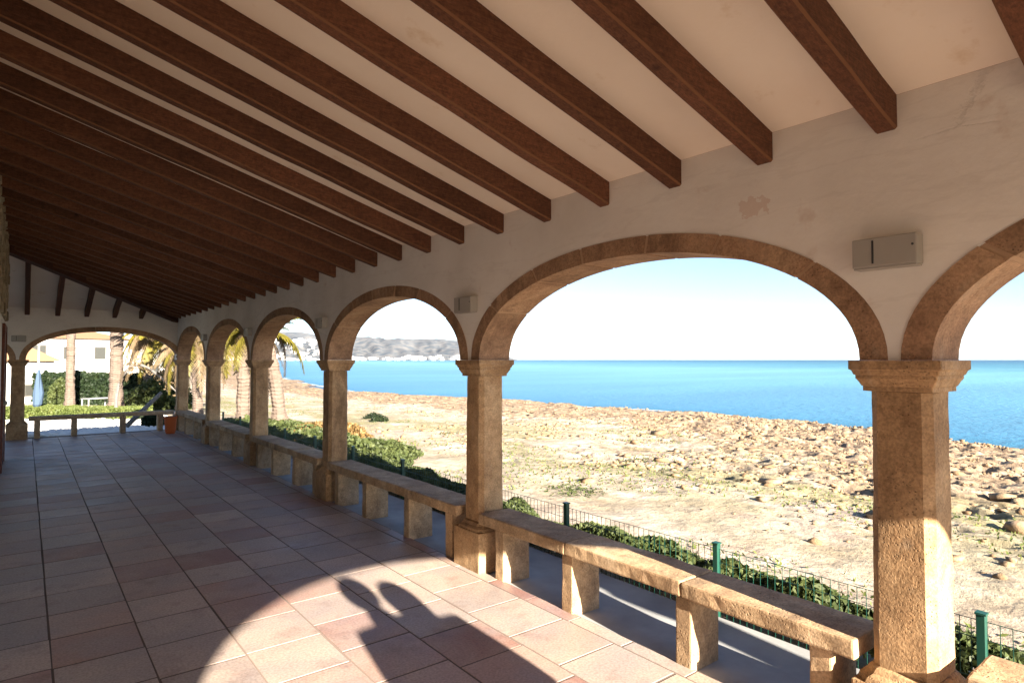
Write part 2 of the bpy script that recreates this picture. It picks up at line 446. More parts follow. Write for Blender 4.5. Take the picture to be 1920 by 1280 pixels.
def tile_mesh(w, d, name='tile'):
    bm = bmesh.new()
    box(bm, -w / 2, w / 2, -d / 2, d / 2, -0.012, 0.0)
    top = [e for e in bm.edges if all(v.co.z > -0.001 for v in e.verts)]
    vert = [e for e in bm.edges if abs(e.verts[0].co.z - e.verts[1].co.z) > 0.005]
    bmesh.ops.bevel(bm, geom=top + vert, offset=0.0012, segments=1, affect='EDGES')
    me = bpy.data.meshes.new(name); bm.normal_update(); bm.to_mesh(me); bm.free(); me.materials.append(MAT['tile'])
    return me
PX, PY = 0.445, 0.452
tm = [tile_mesh(PX - 0.011, PY - 0.012), tile_mesh(PX - 0.013, PY - 0.015), tile_mesh(PX - 0.010, PY - 0.017)]
tme = tile_mesh(0.10, PY - 0.012)
extra = bmesh.new()
for i in range(8):
    off = random.uniform(-0.09, 0.09) if i < 7 else 0.02
    y = 0.95 + off
    j = 0
    if i < 7: xc = -0.299 + PX * (i + 0.5)
    else: xc = 2.816 + 0.056
    while y < 17.08 - 0.1:
        o = link('tile', random.choice(tm) if i < 7 else tme, floor)
        o.location = (xc + random.uniform(-.002, .002), y + random.uniform(-.002, .002), random.uniform(-0.0004, 0.0004))
        o.rotation_euler = (random.uniform(-.0012, .0012), random.uniform(-.0012, .0012), random.uniform(-.004, .004))
        y += PY
    y = 0.95 + off - PY
    while y > -2.3:
        hw = (PX - .012) / 2 if i < 7 else 0.05
        box(extra, xc - hw, xc + hw, y - PY / 2 + .006, y + PY / 2 - .006, -0.0125, 0)
        y -= PY
o = from_bm('tile_field', extra, MAT['tile'], floor); tag(o, kind='stuff')

# outdoor strips beside the porch
def slab_struct(name, x0, x1, y0, y1, z0, z1, mat):
    bm = bmesh.new(); box(bm, x0, x1, y0, y1, z0, z1)
    return tag(from_bm(name, bm, mat), kind='structure')
walk = slab_struct('walkway', 2.934, 3.34, -6, 17.305, -0.5, -0.022, MAT['concrete'])
walk2 = slab_struct('path', 3.347, 3.72, -6, 17.305, -0.5, -0.034, MAT['concrete'])
slab_struct('terrace_edge', XW - 6, 3.72, 17.31, 17.55, -1.2, -0.06, MAT['concrete'])

# ------------------------------------------------------------------ columns
def octa(w, ch, z):
    a, b = w, w - ch
    return [(a, -b, z), (a, b, z), (b, a, z), (-b, a, z), (-a, b, z), (-a, -b, z), (-b, -a, z), (b, -a, z)]

def loft(bm, rings, cap=True):
    rv = [[bm.verts.new(p) for p in r] for r in rings]
    n = len(rv[0])
    for a, b in zip(rv, rv[1:]):
        for i in range(n): bm.faces.new((a[i], a[(i + 1) % n], b[(i + 1) % n], b[i]))
    if cap:
        bm.faces.new(rv[0][::-1]); bm.faces.new(rv[-1])

def sq(w, z): return [(w, -w, z), (w, w, z), (-w, w, z), (-w, -w, z)]

def wobble(bm, amp, freq, seed):
    bm.normal_update()
    off = Vector((seed, seed * 2.3, seed * 0.7))
    ds = [v.normal * (mn.noise(v.co * freq + off) * amp) for v in bm.verts]
    for v, d in zip(bm.verts, ds): v.co += d

def make_column(x, y, label, seed):
    t = empty('column', (x, y, 0))
    tag(t, label, 'column', 'sandstone columns carrying the arches')
    bm = rough_box(-.185, .185, -.185, .185, -0.01, 0.315, 0.010, 0.07, 0.004, seed)
    from_bm('plinth', bm, MAT['column'], t)
    bm = bmesh.new()
    loft(bm, [octa(.178, .05, .3152), octa(.172, .05, .335), octa(.150, .045, .352), octa(.140, .042, .372), octa(.126, .036, .3795)])
    from_bm('base_moulding', bm, MAT['column'], t)
    bm = bmesh.new()
    zs = [0.38 + (1.561 - .38) * i / 22 for i in range(23)]
    loft(bm, [octa(.124 - 0.004 * (z - .38), .034, z) for z in zs])
    wobble(bm, 0.005, 9, seed)
    from_bm('shaft', bm, MAT['column'], t)
    bm = bmesh.new()
    prof = [(.120, 1.562), (.136, 1.564), (.136, 1.584), (.141, 1.587), (.150, 1.606), (.158, 1.618), (.158, 1.632), (.164, 1.635), (.170, 1.652), (.179, 1.658), (.179, 1.6965)]
    loft(bm, [sq(w, z) for w, z in prof])
    bmesh.ops.bevel(bm, geom=[e for e in bm.edges if abs(e.verts[0].co.x - e.verts[1].co.x) < 0.03 and abs(e.verts[0].co.y - e.verts[1].co.y) < 0.03], offset=0.004, segments=1, affect='EDGES')
    from_bm('capital', bm, MAT['column'], t)
    return t

col_labels = {
    -2.12: 'octagonal sandstone column at the corner behind the viewer, where two arcades meet',
    1.08: 'large octagonal sandstone column nearest the viewer, its lower shaft in bright sun',
    4.28: 'sandstone column whose plinth stands at the edge of the sunlit patch of floor',
    7.48: 'sandstone column just beyond the second stone bench, hills seen on its right',
    10.68: 'sandstone column in shade with the rough palm base seen just to its right',
    13.88: 'slim looking sandstone column in the distance with a palm trunk on its right',
    17.08: 'sandstone corner column at the far end beside the orange pot'}
for y in COLY:
    make_column(XC, y, col_labels[round(y, 2)], y * 1.3 + 5)
make_column(XP, YE, 'dark stone column at the left of the wide far arch, behind the house wall end', 3.3)
make_column(XP, YN, 'stone column of the near end wall behind the viewer, next to the house wall', 8.3)
make_column(XP - 3.2, YE, 'stone column of the far wing arcade mostly hidden by the house wall', 9.9)

# ------------------------------------------------------------------ arch walls
def arch_pt(c, th, hs, rise):
    # slightly squared ellipse
    n = 2.08
    ct, st = math.cos(th), math.sin(th)
    return (c - hs * math.copysign(abs(ct) ** (2 / n), ct), H - 0.003 + rise * abs(st) ** (2 / n))

def arcade(name, label, centers, u0, u1, axis, w0, w1, top, group=None, flip=1):
    """axis 'y': wall runs along Y, thickness in X from w0 to w1; axis 'x': the other way round.  top(u) gives the height"""
    t = empty(name, (0, 0, 0)); tag(t, label, 'arcade wall', group)
    def P(u, w, z): return (w, u, z) if axis == 'y' else (u, w, z)
    bm = bmesh.new()
    N = 40
    prof = []
    cur = u0
    prof.append((u0, H - 0.003))
    for c in centers:
        for i in range(N + 1):
            prof.append(arch_pt(c, math.pi * i / N, HE, RISE_E))
    prof.append((u1, H - 0.003))
    for wi, w in enumerate((w0, w1)):
        for (a, za), (b, zb) in zip(prof, prof[1:]):
            if b - a < 1e-6: continue
            K = 6
            for k in range(K):
                f0, f1 = k / K, (k + 1) / K
                q = [P(a, w, za + (top(a) - za) * f0), P(b, w, zb + (top(b) - zb) * f0), P(b, w, zb + (top(b) - zb) * f1), P(a, w, za + (top(a) - za) * f1)]
                bm.faces.new([bm.verts.new(p) for p in (q if wi else q[::-1])])
    for (a, za), (b, zb) in zip(prof, prof[1:]):
        if b - a < 1e-6: continue
        bm.faces.new([bm.verts.new(p) for p in (P(a, w0, za), P(b, w0, zb), P(b, w1, zb), P(a, w1, za))])
        bm.faces.new([bm.verts.new(p) for p in (P(a, w0, top(a)), P(a, w1, top(a)), P(b, w1, top(b)), P(b, w0, top(b)))])
    for u in (u0, u1):
        bm.faces.new([bm.verts.new(p) for p in (P(u, w0, H - .003), P(u, w1, H - .003), P(u, w1, top(u)), P(u, w0, top(u)))])
    bmesh.ops.remove_doubles(bm, verts=bm.verts, dist=1e-4)
    bmesh.ops.recalc_face_normals(bm, faces=bm.faces)
    from_bm('plaster_wall', bm, MAT['plaster'], t)
    # ring stones: equal lengths along the curve
    for c in centers:
        M = 400
        pts = [arch_pt(c, math.pi * i / M, (HS + HE) / 2, (RISE + RISE_E) / 2) for i in range(M + 1)]
        cum = [0]
        for a, b in zip(pts, pts[1:]): cum.append(cum[-1] + math.dist(a, b))
        tot = cum[-1]; NV = 7
        def th_at(s):
            i = int(np.searchsorted(cum, s)); return math.pi * min(M, max(0, i)) / M
        bounds = [tot * (i + (random.uniform(-.06, .06) if 0 < i < NV else 0)) / NV for i in range(NV + 1)]
        # mortar core
        bm = bmesh.new(); prev = None
        for i in range(61):
            th = math.pi * i / 60
            a = arch_pt(c, th, HS + .004, RISE + .004); b = arch_pt(c, th, HE - .001, RISE_E - .001)
            r = [bm.verts.new(P(a[0], w0 + .001, a[1])), bm.verts.new(P(a[0], w1 - .001, a[1])), bm.verts.new(P(b[0], w1 - .001, b[1])), bm.verts.new(P(b[0], w0 + .001, b[1]))]
            if prev:
                for k in range(4): bm.faces.new((prev[k], prev[(k + 1) % 4], r[(k + 1) % 4], r[k]))
            prev = r
        bmesh.ops.recalc_face_normals(bm, faces=bm.faces)
        from_bm('mortar', bm, MAT['mortar'], t)
        for vi in range(NV):
            s0 = bounds[vi] + (0.010 if vi else 0); s1 = bounds[vi + 1] - (0.010 if vi < NV - 1 else 0)
            bm = bmesh.new(); prev = None; first = None
            ex = random.uniform(0.002, 0.007)
            K = 10
            for k in range(K + 1):
                th = th_at(s0 + (s1 - s0) * k / K)
                a = arch_pt(c, th, HS, RISE); b = arch_pt(c, th, HE + .003, RISE_E + .003)
                e = ex + 0.002 * mn.noise(Vector((a[0] * 9, a[1] * 9, w0)))
                r = [bm.verts.new(P(a[0], w0 - e, a[1])), bm.verts.new(P(a[0], w1 + e, a[1])), bm.verts.new(P(b[0], w1 + e, b[1])), bm.verts.new(P(b[0], w0 - e, b[1]))]
                if prev:
                    for q in range(4): bm.faces.new((prev[q], prev[(q + 1) % 4], r[(q + 1) % 4], r[q]))
                else: first = r
                prev = r
            bm.faces.new(first[::-1]); bm.faces.new(prev)
            bmesh.ops.recalc_face_normals(bm, faces=bm.faces)
            from_bm('arch_stone', bm, MAT['arch'], t)
    return t

arcade('arcade_wall', 'long white plastered arcade wall of round arches along the sea side', [(a + b) / 2 for a, b in zip(COLY, COLY[1:])],
       YN - .15, YE + .15, 'y', XI, XO, lambda u: ZC - 0.001)
EC = (XC + XP) / 2
ET = lambda u: ZC - .001
arcade('end_wall', 'plastered wall with the wide arch closing the far end of the porch', [EC - 3.2, EC], XP - 3.35, XI - .003, 'x', YE - .15, YE + .15, ET)
arcade('near_end_wall', 'plastered gable wall with one arch behind the viewer', [EC], XW - .3, XI - .003, 'x', YN - .15, YN + .15,
       lambda u: ZC + SL * max(0, XI - u) - .002)

# ------------------------------------------------------------------ roof: ceiling and beams
roof = empty('porch_roof', (0, 0, 0)); tag(roof, 'lean-to porch roof with cream ceiling on dark brown beams', 'roof')
YI = YE - .15
def zc(x, y): return ZC + SL * min(XI - x, YI - y)
XR = -6.5
bm = bmesh.new()
def face(ps): bm.faces.new([bm.verts.new(p) for p in ps])
xl = XW - .4
yh = YI - (XI - xl)
# main slope: underside
face([(xl, YN - .35, zc(xl, -9)), (XI, YN - .35, ZC), (XI, YI, ZC), (xl, yh, zc(xl, -9))])
zt = zc(xl, -9)
# wing slope: underside
face([(xl, yh, zt), (XI, YI, ZC), (XR, YI, ZC), (XR, yh, zt)])
o = from_bm('ceiling', bm, MAT['ceiling'], roof)
# outer roof skin with eaves
bm = bmesh.new()
e = 0.38
zo = ZC + .16
def zz(d): return zo + SL * d
face([(XI + e + .3, YN - .5, zz(-e - .3)), (XI + e + .3, YI + e + .3, zz(-e - .3)), (xl, yh, zz(XI - xl)), (xl, YN - .5, zz(XI - xl))])
face([(XI + e + .3, YI + e + .3, zz(-e - .3)), (XR, YI + e + .3, zz(-e - .3)), (XR, yh, zz(XI - xl)), (xl, yh, zz(XI - xl))])
bmesh.ops.solidify(bm, geom=list(bm.faces), thickness=-0.07)
from_bm('roof_tiles', bm, MAT['roof_tile'], roof)

def beam_mesh(name, length, w, d, slope, mat, parent, loc, axis):
    """runs from the wall (local 0) inwards, rising with the slope"""
    bm = bmesh.new()
    K = max(2, int(length / .14))
    rings = []
    sd = random.uniform(0, 90)
    for k in range(K + 1):
        t = -0.0 + length * k / K
        j = [0.007 * mn.noise(Vector((t * 2.2, sd, q * 5.0))) for q in range(4)]
        z = slope * t
        c = 0.009
        pr = [(-w / 2 + j[0], z + 0.0), (-w / 2 + j[0], z - d + c + j[2]), (-w / 2 + c + j[0], z - d + j[2]), (w / 2 - c + j[1], z - d + j[2]), (w / 2 + j[1], z - d + c + j[2]), (w / 2 + j[1], z + 0.0)]
        if axis == 'x': rings.append([(-t, u, v) for u, v in pr])
        else: rings.append([(u, -t, v) for u, v in pr])
    loft(bm, rings)
    bmesh.ops.recalc_face_normals(bm, faces=bm.faces)
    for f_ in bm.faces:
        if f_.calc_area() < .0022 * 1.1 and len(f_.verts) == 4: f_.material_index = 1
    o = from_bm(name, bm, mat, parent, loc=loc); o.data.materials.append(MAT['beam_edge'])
    return o

BW, BD = 0.088, 0.150
k = -5
while True:
    y = 1.103 + .551 * k
    if y > YI - .12: break
    if y > YN + .2:
        L = XI - XW + .0
        if y + BW > 13.75: L = max(0.2, min(L, (YI - y)))
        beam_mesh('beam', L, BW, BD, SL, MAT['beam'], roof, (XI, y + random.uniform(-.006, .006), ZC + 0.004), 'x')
    k += 1
for i in range(14):
    x = 2.13 - .53 * i
    if x < XR + .2: break
    L = min(3.2, XI - x) if x > XW else 3.2
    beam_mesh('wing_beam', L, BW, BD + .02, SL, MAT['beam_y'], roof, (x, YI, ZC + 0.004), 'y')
# hip rafter on the diagonal
bm = bmesh.new()
Lh = XI - XW
dq = Vector((-1, -1, 0)); sd = Vector((.055, -.055, 0))
v0 = Vector((XI, YI, ZC)); v1 = v0 + Vector((-Lh, -Lh, SL * Lh))
rg = []
for p in (v0, v1): rg.append([p + sd, p - sd, p - sd + Vector((0, 0, -.23)), p + sd + Vector((0, 0, -.23))])
loft(bm, rg); bmesh.ops.recalc_face_normals(bm, faces=bm.faces)
from_bm('hip_rafter', bm, MAT['beam_y'], roof)

# ------------------------------------------------------------------ house (inner wall of the porch)
house = empty('house', (XW, 5, 0)); tag(house, 'house whose plastered wall with rubble stone top edges the porch at left', 'house')
def hp(name, bm, mat): 
    bmesh.ops.transform(bm, matrix=Matrix.Translation(-house.location), verts=bm.verts); return from_bm(name, bm, mat, house)
bm = bmesh.new(); box(bm, -7, XW - .001, -2.3, 13.75, -.3, 3.79); hp('wall', bm, MAT['plaster'])
bm = bmesh.new()
vs = [(-7.3, -2.8, 3.86), (XW - .5, -2.8, 3.86), (XW - .5, 14.2, 3.86), (-7.3, 14.2, 3.86), (-5.5, 2.0, 5.1), (-3.0, 2.0, 5.1), (-3.0, 10, 5.1), (-5.5, 10, 5.1)]
V = [bm.verts.new(v) for v in vs]
for q in ((3, 2, 1, 0), (0, 1, 5, 4), (1, 2, 6, 5), (2, 3, 7, 6), (3, 0, 4, 7), (4, 5, 6, 7)): bm.faces.new([V[i] for i in q])
hp('house_roof', bm, MAT['roof_tile'])
# rubble stones of the upper wall seen at the left edge
z = 2.35
row = 0
rub = bmesh.new()
while z < 3.75:
    y = 3.0 + (row % 2) * .12
    while y < 13.70:
        w = random.uniform(.18, .42); hh = random.uniform(.11, .17)
        y1 = min(y + w - .015, 13.74)
        pr = random.uniform(.005, .055)
        if y > 8:
            bmx = rough_box(XW - .03, XW + pr, y, y1, z, z + .145, .012, .2, .006, random.random() * 50)
            o = hp('stone', bmx, MAT['rubble'])
        else:
            box(rub, XW - .03, XW + pr, y, y1, z, z + .145)
        y += w
    z += .158; row += 1
o = hp('stone_course', rub, MAT['rubble']); tag(o, kind='stuff')
# door near the far corner
bm = bmesh.new(); box(bm, XW - .02, XW + .02, 12.2, 13.5, 0, 2.15); hp('shutter_door', bm, MAT['door'])
bm = bmesh.new(); box(bm, XW - .02, XW + .035, 12.08, 12.19, 0, 2.25); box(bm, XW - .02, XW + .035, 13.51, 13.62, 0, 2.25); box(bm, XW - .02, XW + .033, 12.191, 13.509, 2.151, 2.25); hp('door_frame', bm, MAT['door'])
bm = bmesh.new(); lathe(bm, [(.012, 1.0), (.03, 1.02), (.03, 1.05), (.012, 1.07)], 8, XW + .05, 12.35); hp('door_knob', bm, MAT['lamp_grey'])

# ------------------------------------------------------------------ benches
bgroup = 'stone benches between the columns'
ZS0, ZS1 = .382, .468
def make_bench(name, label, y0, y1, legs, seed):
    """bench along Y from y0 to y1 with the front at X=2.89"""
    t = empty('stone_bench', (XC - .007, (y0 + y1) / 2, 0)); tag(t, label, 'bench', bgroup)
    ox, oy = t.location.x, t.location.y
    cuts = [y0] + [l for l in legs[1:-1]] + [y1]
    if len(cuts) < 3: cuts = [y0, y1]
    for i, (a, b) in enumerate(zip(cuts, cuts[1:])):
        dx = random.uniform(-.006, .006); dz = random.uniform(-.003, .003)
        bm = rough_box(2.888 + dx, 3.198 + dx, a + (.0025 if i else 0), b - (.0025 if i < len(cuts) - 2 else 0), ZS0 + dz, ZS1 + dz, .011, .05, .0045, seed + i * 3, 11)
        bmesh.ops.transform(bm, matrix=Matrix.Translation((-ox, -oy, 0)), verts=bm.verts)
        from_bm('seat_slab', bm, MAT['bench'], t)
    for j, l in enumerate(legs):
        bm = rough_box(2.912, 3.175, l - .052, l + .052, -.03, ZS0 - .006, .010, .07, .006, seed + 20 + j, 8)
        bmesh.ops.transform(bm, matrix=Matrix.Translation((-ox, -oy, 0)), verts=bm.verts)
        from_bm('leg', bm, MAT['bench'], t)
    return t
blabels = ['stone bench slab lit by the sun, right of the nearest column at the picture edge',
           'longest looking stone bench with sunlit front edge, leading to the nearest column',
           'stone bench in shade just beyond the sunlit patch, second from the viewer',
           'third stone bench from the viewer, in front of the reddish bush and beach',
           'fourth stone bench from the viewer, in front of the palm trunk',
           'last and smallest stone bench of the sea side arcade, next to the far corner']
for i in range(6):
    c0, c1 = COLY[i], COLY[i + 1]
    if i == 0: y0, y1 = c0 + .2, .851
    else: y0, y1 = c0 + .18, c1 - .15
    make_bench('b', blabels[i], y0, y1, [c0 + .34, c0 + 1.10, c0 + 2.045, c0 + 2.81] if i else [c0 + .4, c0 + 1.1, c0 + 1.9, c0 + 2.6], i * 11.0)
t = make_bench('b', 'long stone bench under the wide far arch, hedge and white gravel behind it', 1.5, 4.27, [1.77, 2.53, 3.46, 4.12], 77)
# the far bench lies across the porch: turned by 90 degrees
t.rotation_euler = (0, 0, R(90))
t.location = (1.46, YE, 0)

# ------------------------------------------------------------------ wall lamps
def wall_lamp(loc, rz, label, tilt=0):
    t = empty('wall_lamp', loc, rz); tag(t, label, 'wall lamp', 'grey box lamps on the arcade wall')
    t.rotation_euler = (tilt, 0, rz)
    bm = bmesh.new(); box(bm, -.072, -.001, -.125, .125, -.062, .062); bevel(bm, .006, 2)
    from_bm('housing', bm, MAT['lamp_grey'], t)
    bm = bmesh.new(); box(bm, -.0745, -.070, .038, .045, -.048, .05)
    from_bm('slot', bm, MAT['dark'], t)
    bm = bmesh.new(); lathe(bm, [(.005, -.0), (.005, .003)], 8); bmesh.ops.transform(bm, matrix=Matrix.Translation((-.0715, -.11, .015)) @ Matrix.Rotation(R(-90), 4, 'Y'), verts=bm.verts)
    from_bm('screw', bm, MAT['dark'], t)
    bm = bmesh.new(); box(bm, -.068, -.004, -.12, .12, -.069, -.0625)
    from_bm('bottom_cover', bm, MAT['lamp_grey'], t)
ll = ['large grey box lamp on the wall above the nearest column', 'grey box lamp above the column at the end of the sunlit bench',
      'small grey box lamp above the third column from the viewer', 'small grey box lamp above the fourth column from the viewer',
      'tiny grey box lamp above the fifth column, beside the palm foliage']
for i, y in enumerate(COLY[1:6]):
    wall_lamp((XI, y + .01, 2.155), 0, ll[i], 0)
wall_lamp((XP, YE - .15, 2.15), R(-90 + 180), 'dark box lamp on the far end wall above its left column')

# ------------------------------------------------------------------ ground and shore
ZSEA = -1.5
coastY = np.array([-400, -60, -20, 6, 14, 22.5, 36, 58, 97, 147, 300, 900, 3000], float)
coastX = np.array([40, 24, 25.5, 26.8, 30, 31.3, 28.3, 25.3, 31.5, 45, 90, 270, 900], float)
ys = [-60.0]
while ys[-1] < 3000:
    y = ys[-1]
    if y < -8: s = 3
    elif y < -2: s = .6
    elif y < 14: s = .075
    elif y < 40: s = .075 + (y - 14) * .006
    else: s = .25 + (y - 40) * .03
    ys.append(y + s)
ys = np.array(ys)
t1 = np.concatenate([np.linspace(0, .62, 330), np.linspace(.62, 1.0, 150)[1:], np.linspace(1.0, 1.35, 22)[1:]])
X0 = 3.722
YY, TT = np.meshgrid(ys, t1, indexing='ij')
CX = np.interp(YY, coastY, coastX) + 1.0 * (vnoise(YY * .35, YY * 0, 5) - .5) * np.clip(YY / 20 + .6, .6, 6) + .5 * (vnoise(YY * 1.3, YY * 0, 9) - .5)
XX = X0 + (CX - X0) * TT
base = -0.14 - (0 - ZSEA - .14 + .25) * np.clip(TT, 0, 1) ** 1.15 + 0.25
base = -0.12 - 1.15 * np.clip(TT, 0, 1) ** 1.1
low = np.clip((YY - 17.5) / 5, 0, 1); base = base - .86 * low * low * (3 - 2 * low) * np.clip(1 - TT, 0, 1)
edge = np.clip((TT - .93) / .09, 0, 1); edge = edge * edge * (3 - 2 * edge)
rockf = np.clip((TT - .40) / .30, 0, 1)
rightn = np.clip((17 - YY) / 12, 0, 1)                    # rocky ground nearer the viewer on the right
rockf = np.clip(rockf * .9 + rightn * np.clip((XX - 7) / 5, 0, 1) * .6, 0, 1)
n1 = fbm(XX * .5, YY * .5, 4, 1); n2 = fbm(XX * 1.6, YY * 1.6, 4, 11); n3 = fbm(XX * 5, YY * 5, 3, 21)
ridge = 1 - np.abs(2 * n2 - 1) * 1.6
near_f = np.clip(120 / (YY + 60), .3, 1)
zz_ = base + (n1 - .5) * (.12 + .16 * rockf) + rockf * (1 - .5 * np.clip((TT - .6) * 4, 0, 1)) * (ridge - .6) * .06 + (n3 - .5) * (.03 + .12 * rockf) * near_f
def worley(x, y, seed):
    ix, iy = np.floor(x), np.floor(y); f1 = np.full(x.shape, 9.); f2 = f1.copy(); cid = np.zeros(x.shape)
    for dx in (-1, 0, 1):
        for dy in (-1, 0, 1):
            cx, cy = ix + dx, iy + dy
            px = cx + _hash(cx, cy, seed); py = cy + _hash(cx, cy, seed + 1)
            d = np.hypot(px - x, py - y); h_ = _hash(cx, cy, seed + 2)
            cid = np.where(d < f1, h_, cid); f2 = np.where(d < f1, f1, np.minimum(f2, d)); f1 = np.minimum(f1, d)
    return f1, f2 - f1, cid
wx_ = XX + (n3 - .5) * .5; wy_ = YY + (n2 - .5) * .8
for sc_, am_, sd_ in ((.7, .035, 301), (2.3, .028, 311), (5.2, .034, 321)):
    f1_, e_, c_ = worley(wx_ * sc_, wy_ * sc_ * .8, sd_)
    bl = np.clip((c_ - .35) * 1.6, 0, 1)
    zz_ += rockf * am_ * (bl * np.clip(e_ * 4, 0, 1) - .3 * (e_ < .07))
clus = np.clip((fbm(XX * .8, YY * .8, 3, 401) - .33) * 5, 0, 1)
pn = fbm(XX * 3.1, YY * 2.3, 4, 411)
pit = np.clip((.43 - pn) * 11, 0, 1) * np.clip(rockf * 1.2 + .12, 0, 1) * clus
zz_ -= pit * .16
zz_ = np.where(TT < .02, np.minimum(zz_, -.1), zz_)
zz_ = zz_ * (1 - edge) + (ZSEA - .35) * edge
gy, gx = YY.shape
vv = np.stack([XX, YY, zz_], -1).reshape(-1, 3)
idx = np.arange(gy * gx).reshape(gy, gx)
ff = np.stack([idx[:-1, :-1], idx[:-1, 1:], idx[1:, 1:], idx[1:, :-1]], -1).reshape(-1, 4)
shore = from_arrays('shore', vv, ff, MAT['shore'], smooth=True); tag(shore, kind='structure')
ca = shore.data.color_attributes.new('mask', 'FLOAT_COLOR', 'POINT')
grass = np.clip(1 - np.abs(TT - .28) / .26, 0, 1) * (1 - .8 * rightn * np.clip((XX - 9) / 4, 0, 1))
wet_pit_shade = np.clip(np.clip(1 - (zz_ - ZSEA) / .28, 0, 1) * .9 + pit * .75, 0, .92)  # wet band at the waterline, plus shade painted into the pits
mk = np.stack([rockf, grass, wet_pit_shade, np.ones_like(wet_pit_shade)], -1).reshape(-1).astype(np.float32)
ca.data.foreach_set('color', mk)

def ground_z(x, y):
    cx = np.interp(y, coastY, coastX); t = (x - X0) / (cx - X0)
    return -0.12 - 1.15 * np.clip(t, 0, 1) ** 1.1

# inland ground (left of the shore strip)
gx_ = np.array([-1500, -300, -60, -20, -8, 0, 3.0, X0 + .2]); gy_ = np.array([-60, -6, 17.55, 17.56, 22, 30, 60, 150, 400, 1200, 3000.])
GX, GY = np.meshgrid(gx_, gy_); gz = np.where(GY > 17.555, -1.0, -.17)
vv = np.stack([GX, GY, gz], -1).reshape(-1, 3); idx = np.arange(GX.size).reshape(GX.shape)
ff = np.stack([idx[:-1, :-1], idx[:-1, 1:], idx[1:, 1:], idx[1:, :-1]], -1).reshape(-1, 4)
m = NT('garden_ground')
m.color(m.ramp(m.noise(.8, 6, .6), [(0.35, (0.16, 0.17, 0.07)), (0.5, (0.40, 0.34, 0.24)), (0.7, (0.52, 0.46, 0.36))])).rough(.95, .1).bump(m.noise(12, 4), .5, .03)
tag(from_arrays('garden_ground', vv, ff, m.m), kind='structure')

# sea
r = np.concatenate([np.linspace(0, 60, 90), np.geomspace(61, 24000, 150)])
th = np.linspace(R(-25), R(215), 260)
RR, TH = np.meshgrid(r, th, indexing='ij')
SX = 22 + RR * np.cos(TH); SY = RR * np.sin(TH)
vv = np.stack([SX, SY, np.full_like(SX, ZSEA)], -1).reshape(-1, 3)
idx = np.arange(SX.size).reshape(SX.shape)
ff = np.stack([idx[:-1, :-1], idx[1:, :-1], idx[1:, 1:], idx[:-1, 1:]], -1).reshape(-1, 4)
sea = from_arrays('sea', vv, ff, MAT['sea']); tag(sea, kind='structure')
ca = sea.data.color_attributes.new('depth', 'FLOAT_COLOR', 'POINT')
dshore = np.maximum(SX - np.interp(SY, coastY, coastX), 0)
dd = np.clip(np.log1p(dshore / 3.0) / np.log1p(2500 / 3.0), 0, 1)
ca.data.foreach_set('color', np.stack([dd, dd, dd, dd * 0 + 1], -1).reshape(-1).astype(np.float32))

# low broken surf where the water meets the rocks
g = np.random.default_rng(9)
fv, ffc = [], []
for k in range(170):
    y = g.uniform(-5, 110); c0 = float(np.interp(y, coastY, coastX)); off = g.exponential(.25) + .1
    L = g.uniform(.3, 1.6) * (1 + y / 40); w = g.uniform(.015, .05) * (1 + y / 50); x = c0 + off
    i0 = len(fv); z = ZSEA + .012
    for q in range(5):
        t_ = (q / 4 - .5) * L; j = g.normal() * w * .6; ww = w * (1 - abs(q / 4 - .5) * 1.8)
        fv += [(x + j - ww, y + t_, z), (x + j + ww, y + t_, z + .01)]
    for q in range(4): ffc.append((i0 + 2 * q, i0 + 2 * q + 1, i0 + 2 * q + 3, i0 + 2 * q + 2))
tag(from_arrays('surf_foam', fv, ffc, NT('foam').color((0.55, 0.58, 0.6)).rough(.8, .2).m), 'thin broken lines of foam along the rocky waterline', 'foam', kind='stuff')

# ------------------------------------------------------------------ rocks on the shore
def ico(sub):
    bm = bmesh.new(); bmesh.ops.create_icosphere(bm, subdivisions=sub, radius=1)
    v = np.array([x.co[:] for x in bm.verts]); f = np.array([[a.index for a in q.verts] for q in bm.faces]); bm.free(); return v, f
IV, IF = ico(1); IV2, IF2 = ico(2)
def rocks_mesh(pts, sizes, sub=1, seed=3):
    g = np.random.default_rng(seed); V_, F_ = (IV, IF) if sub == 1 else (IV2, IF2)
    vs, fs = [], []
    for i, (p, s) in enumerate(zip(pts, sizes)):
        q = np.sign(V_) * np.abs(V_) ** .7 * (1 + g.uniform(-.33, .33, (len(V_), 1)))
        q = q * np.array([s * g.uniform(.7, 1.3), s * g.uniform(.7, 1.3), s * g.uniform(.35, .7)])
        a = g.uniform(0, 6.28); c, sn = np.cos(a), np.sin(a)
        q = q @ np.array([[c, sn, 0], [-sn, c, 0], [0, 0, 1]])
        vs.append(q + p); fs.append(F_ + i * len(V_))
    return np.concatenate(vs), np.concatenate(fs)
zgrid = zz_
def surf_z(x, y):
    cx = float(np.interp(y, coastY, coastX)); t = (x - X0) / (cx - X0)
    i = int(np.clip(np.searchsorted(ys, y), 1, len(ys) - 1)); j = int(np.clip(np.searchsorted(t1, t), 1, len(t1) - 1))
    return float(zgrid[i, j])
pts, sz = [], []
g = np.random.default_rng(11)
while len(pts) < 14000:
    y = g.uniform(-6, 60) if g.random() < .45 else g.uniform(-4, 20); cx = float(np.interp(y, coastY, coastX)); t = g.uniform(.12, .97)
    x = X0 + (cx - X0) * t
    pr = np.clip((t - .25) / .3, .03, 1) if y > 17 else np.clip((x - 5.5) / 4, .05, 1)
    cl = float(vnoise(np.array([x * .6]), np.array([y * .6]), 3)[0])
    if g.random() > pr * np.clip((cl - .25) * 2.2, 0.05, 1): continue
    s = min(.10, .012 + g.exponential(.017))
    pts.append((x, y, surf_z(x, y) + s * .1)); sz.append(s)
v_, f_ = rocks_mesh(np.array(pts), sz, 1)
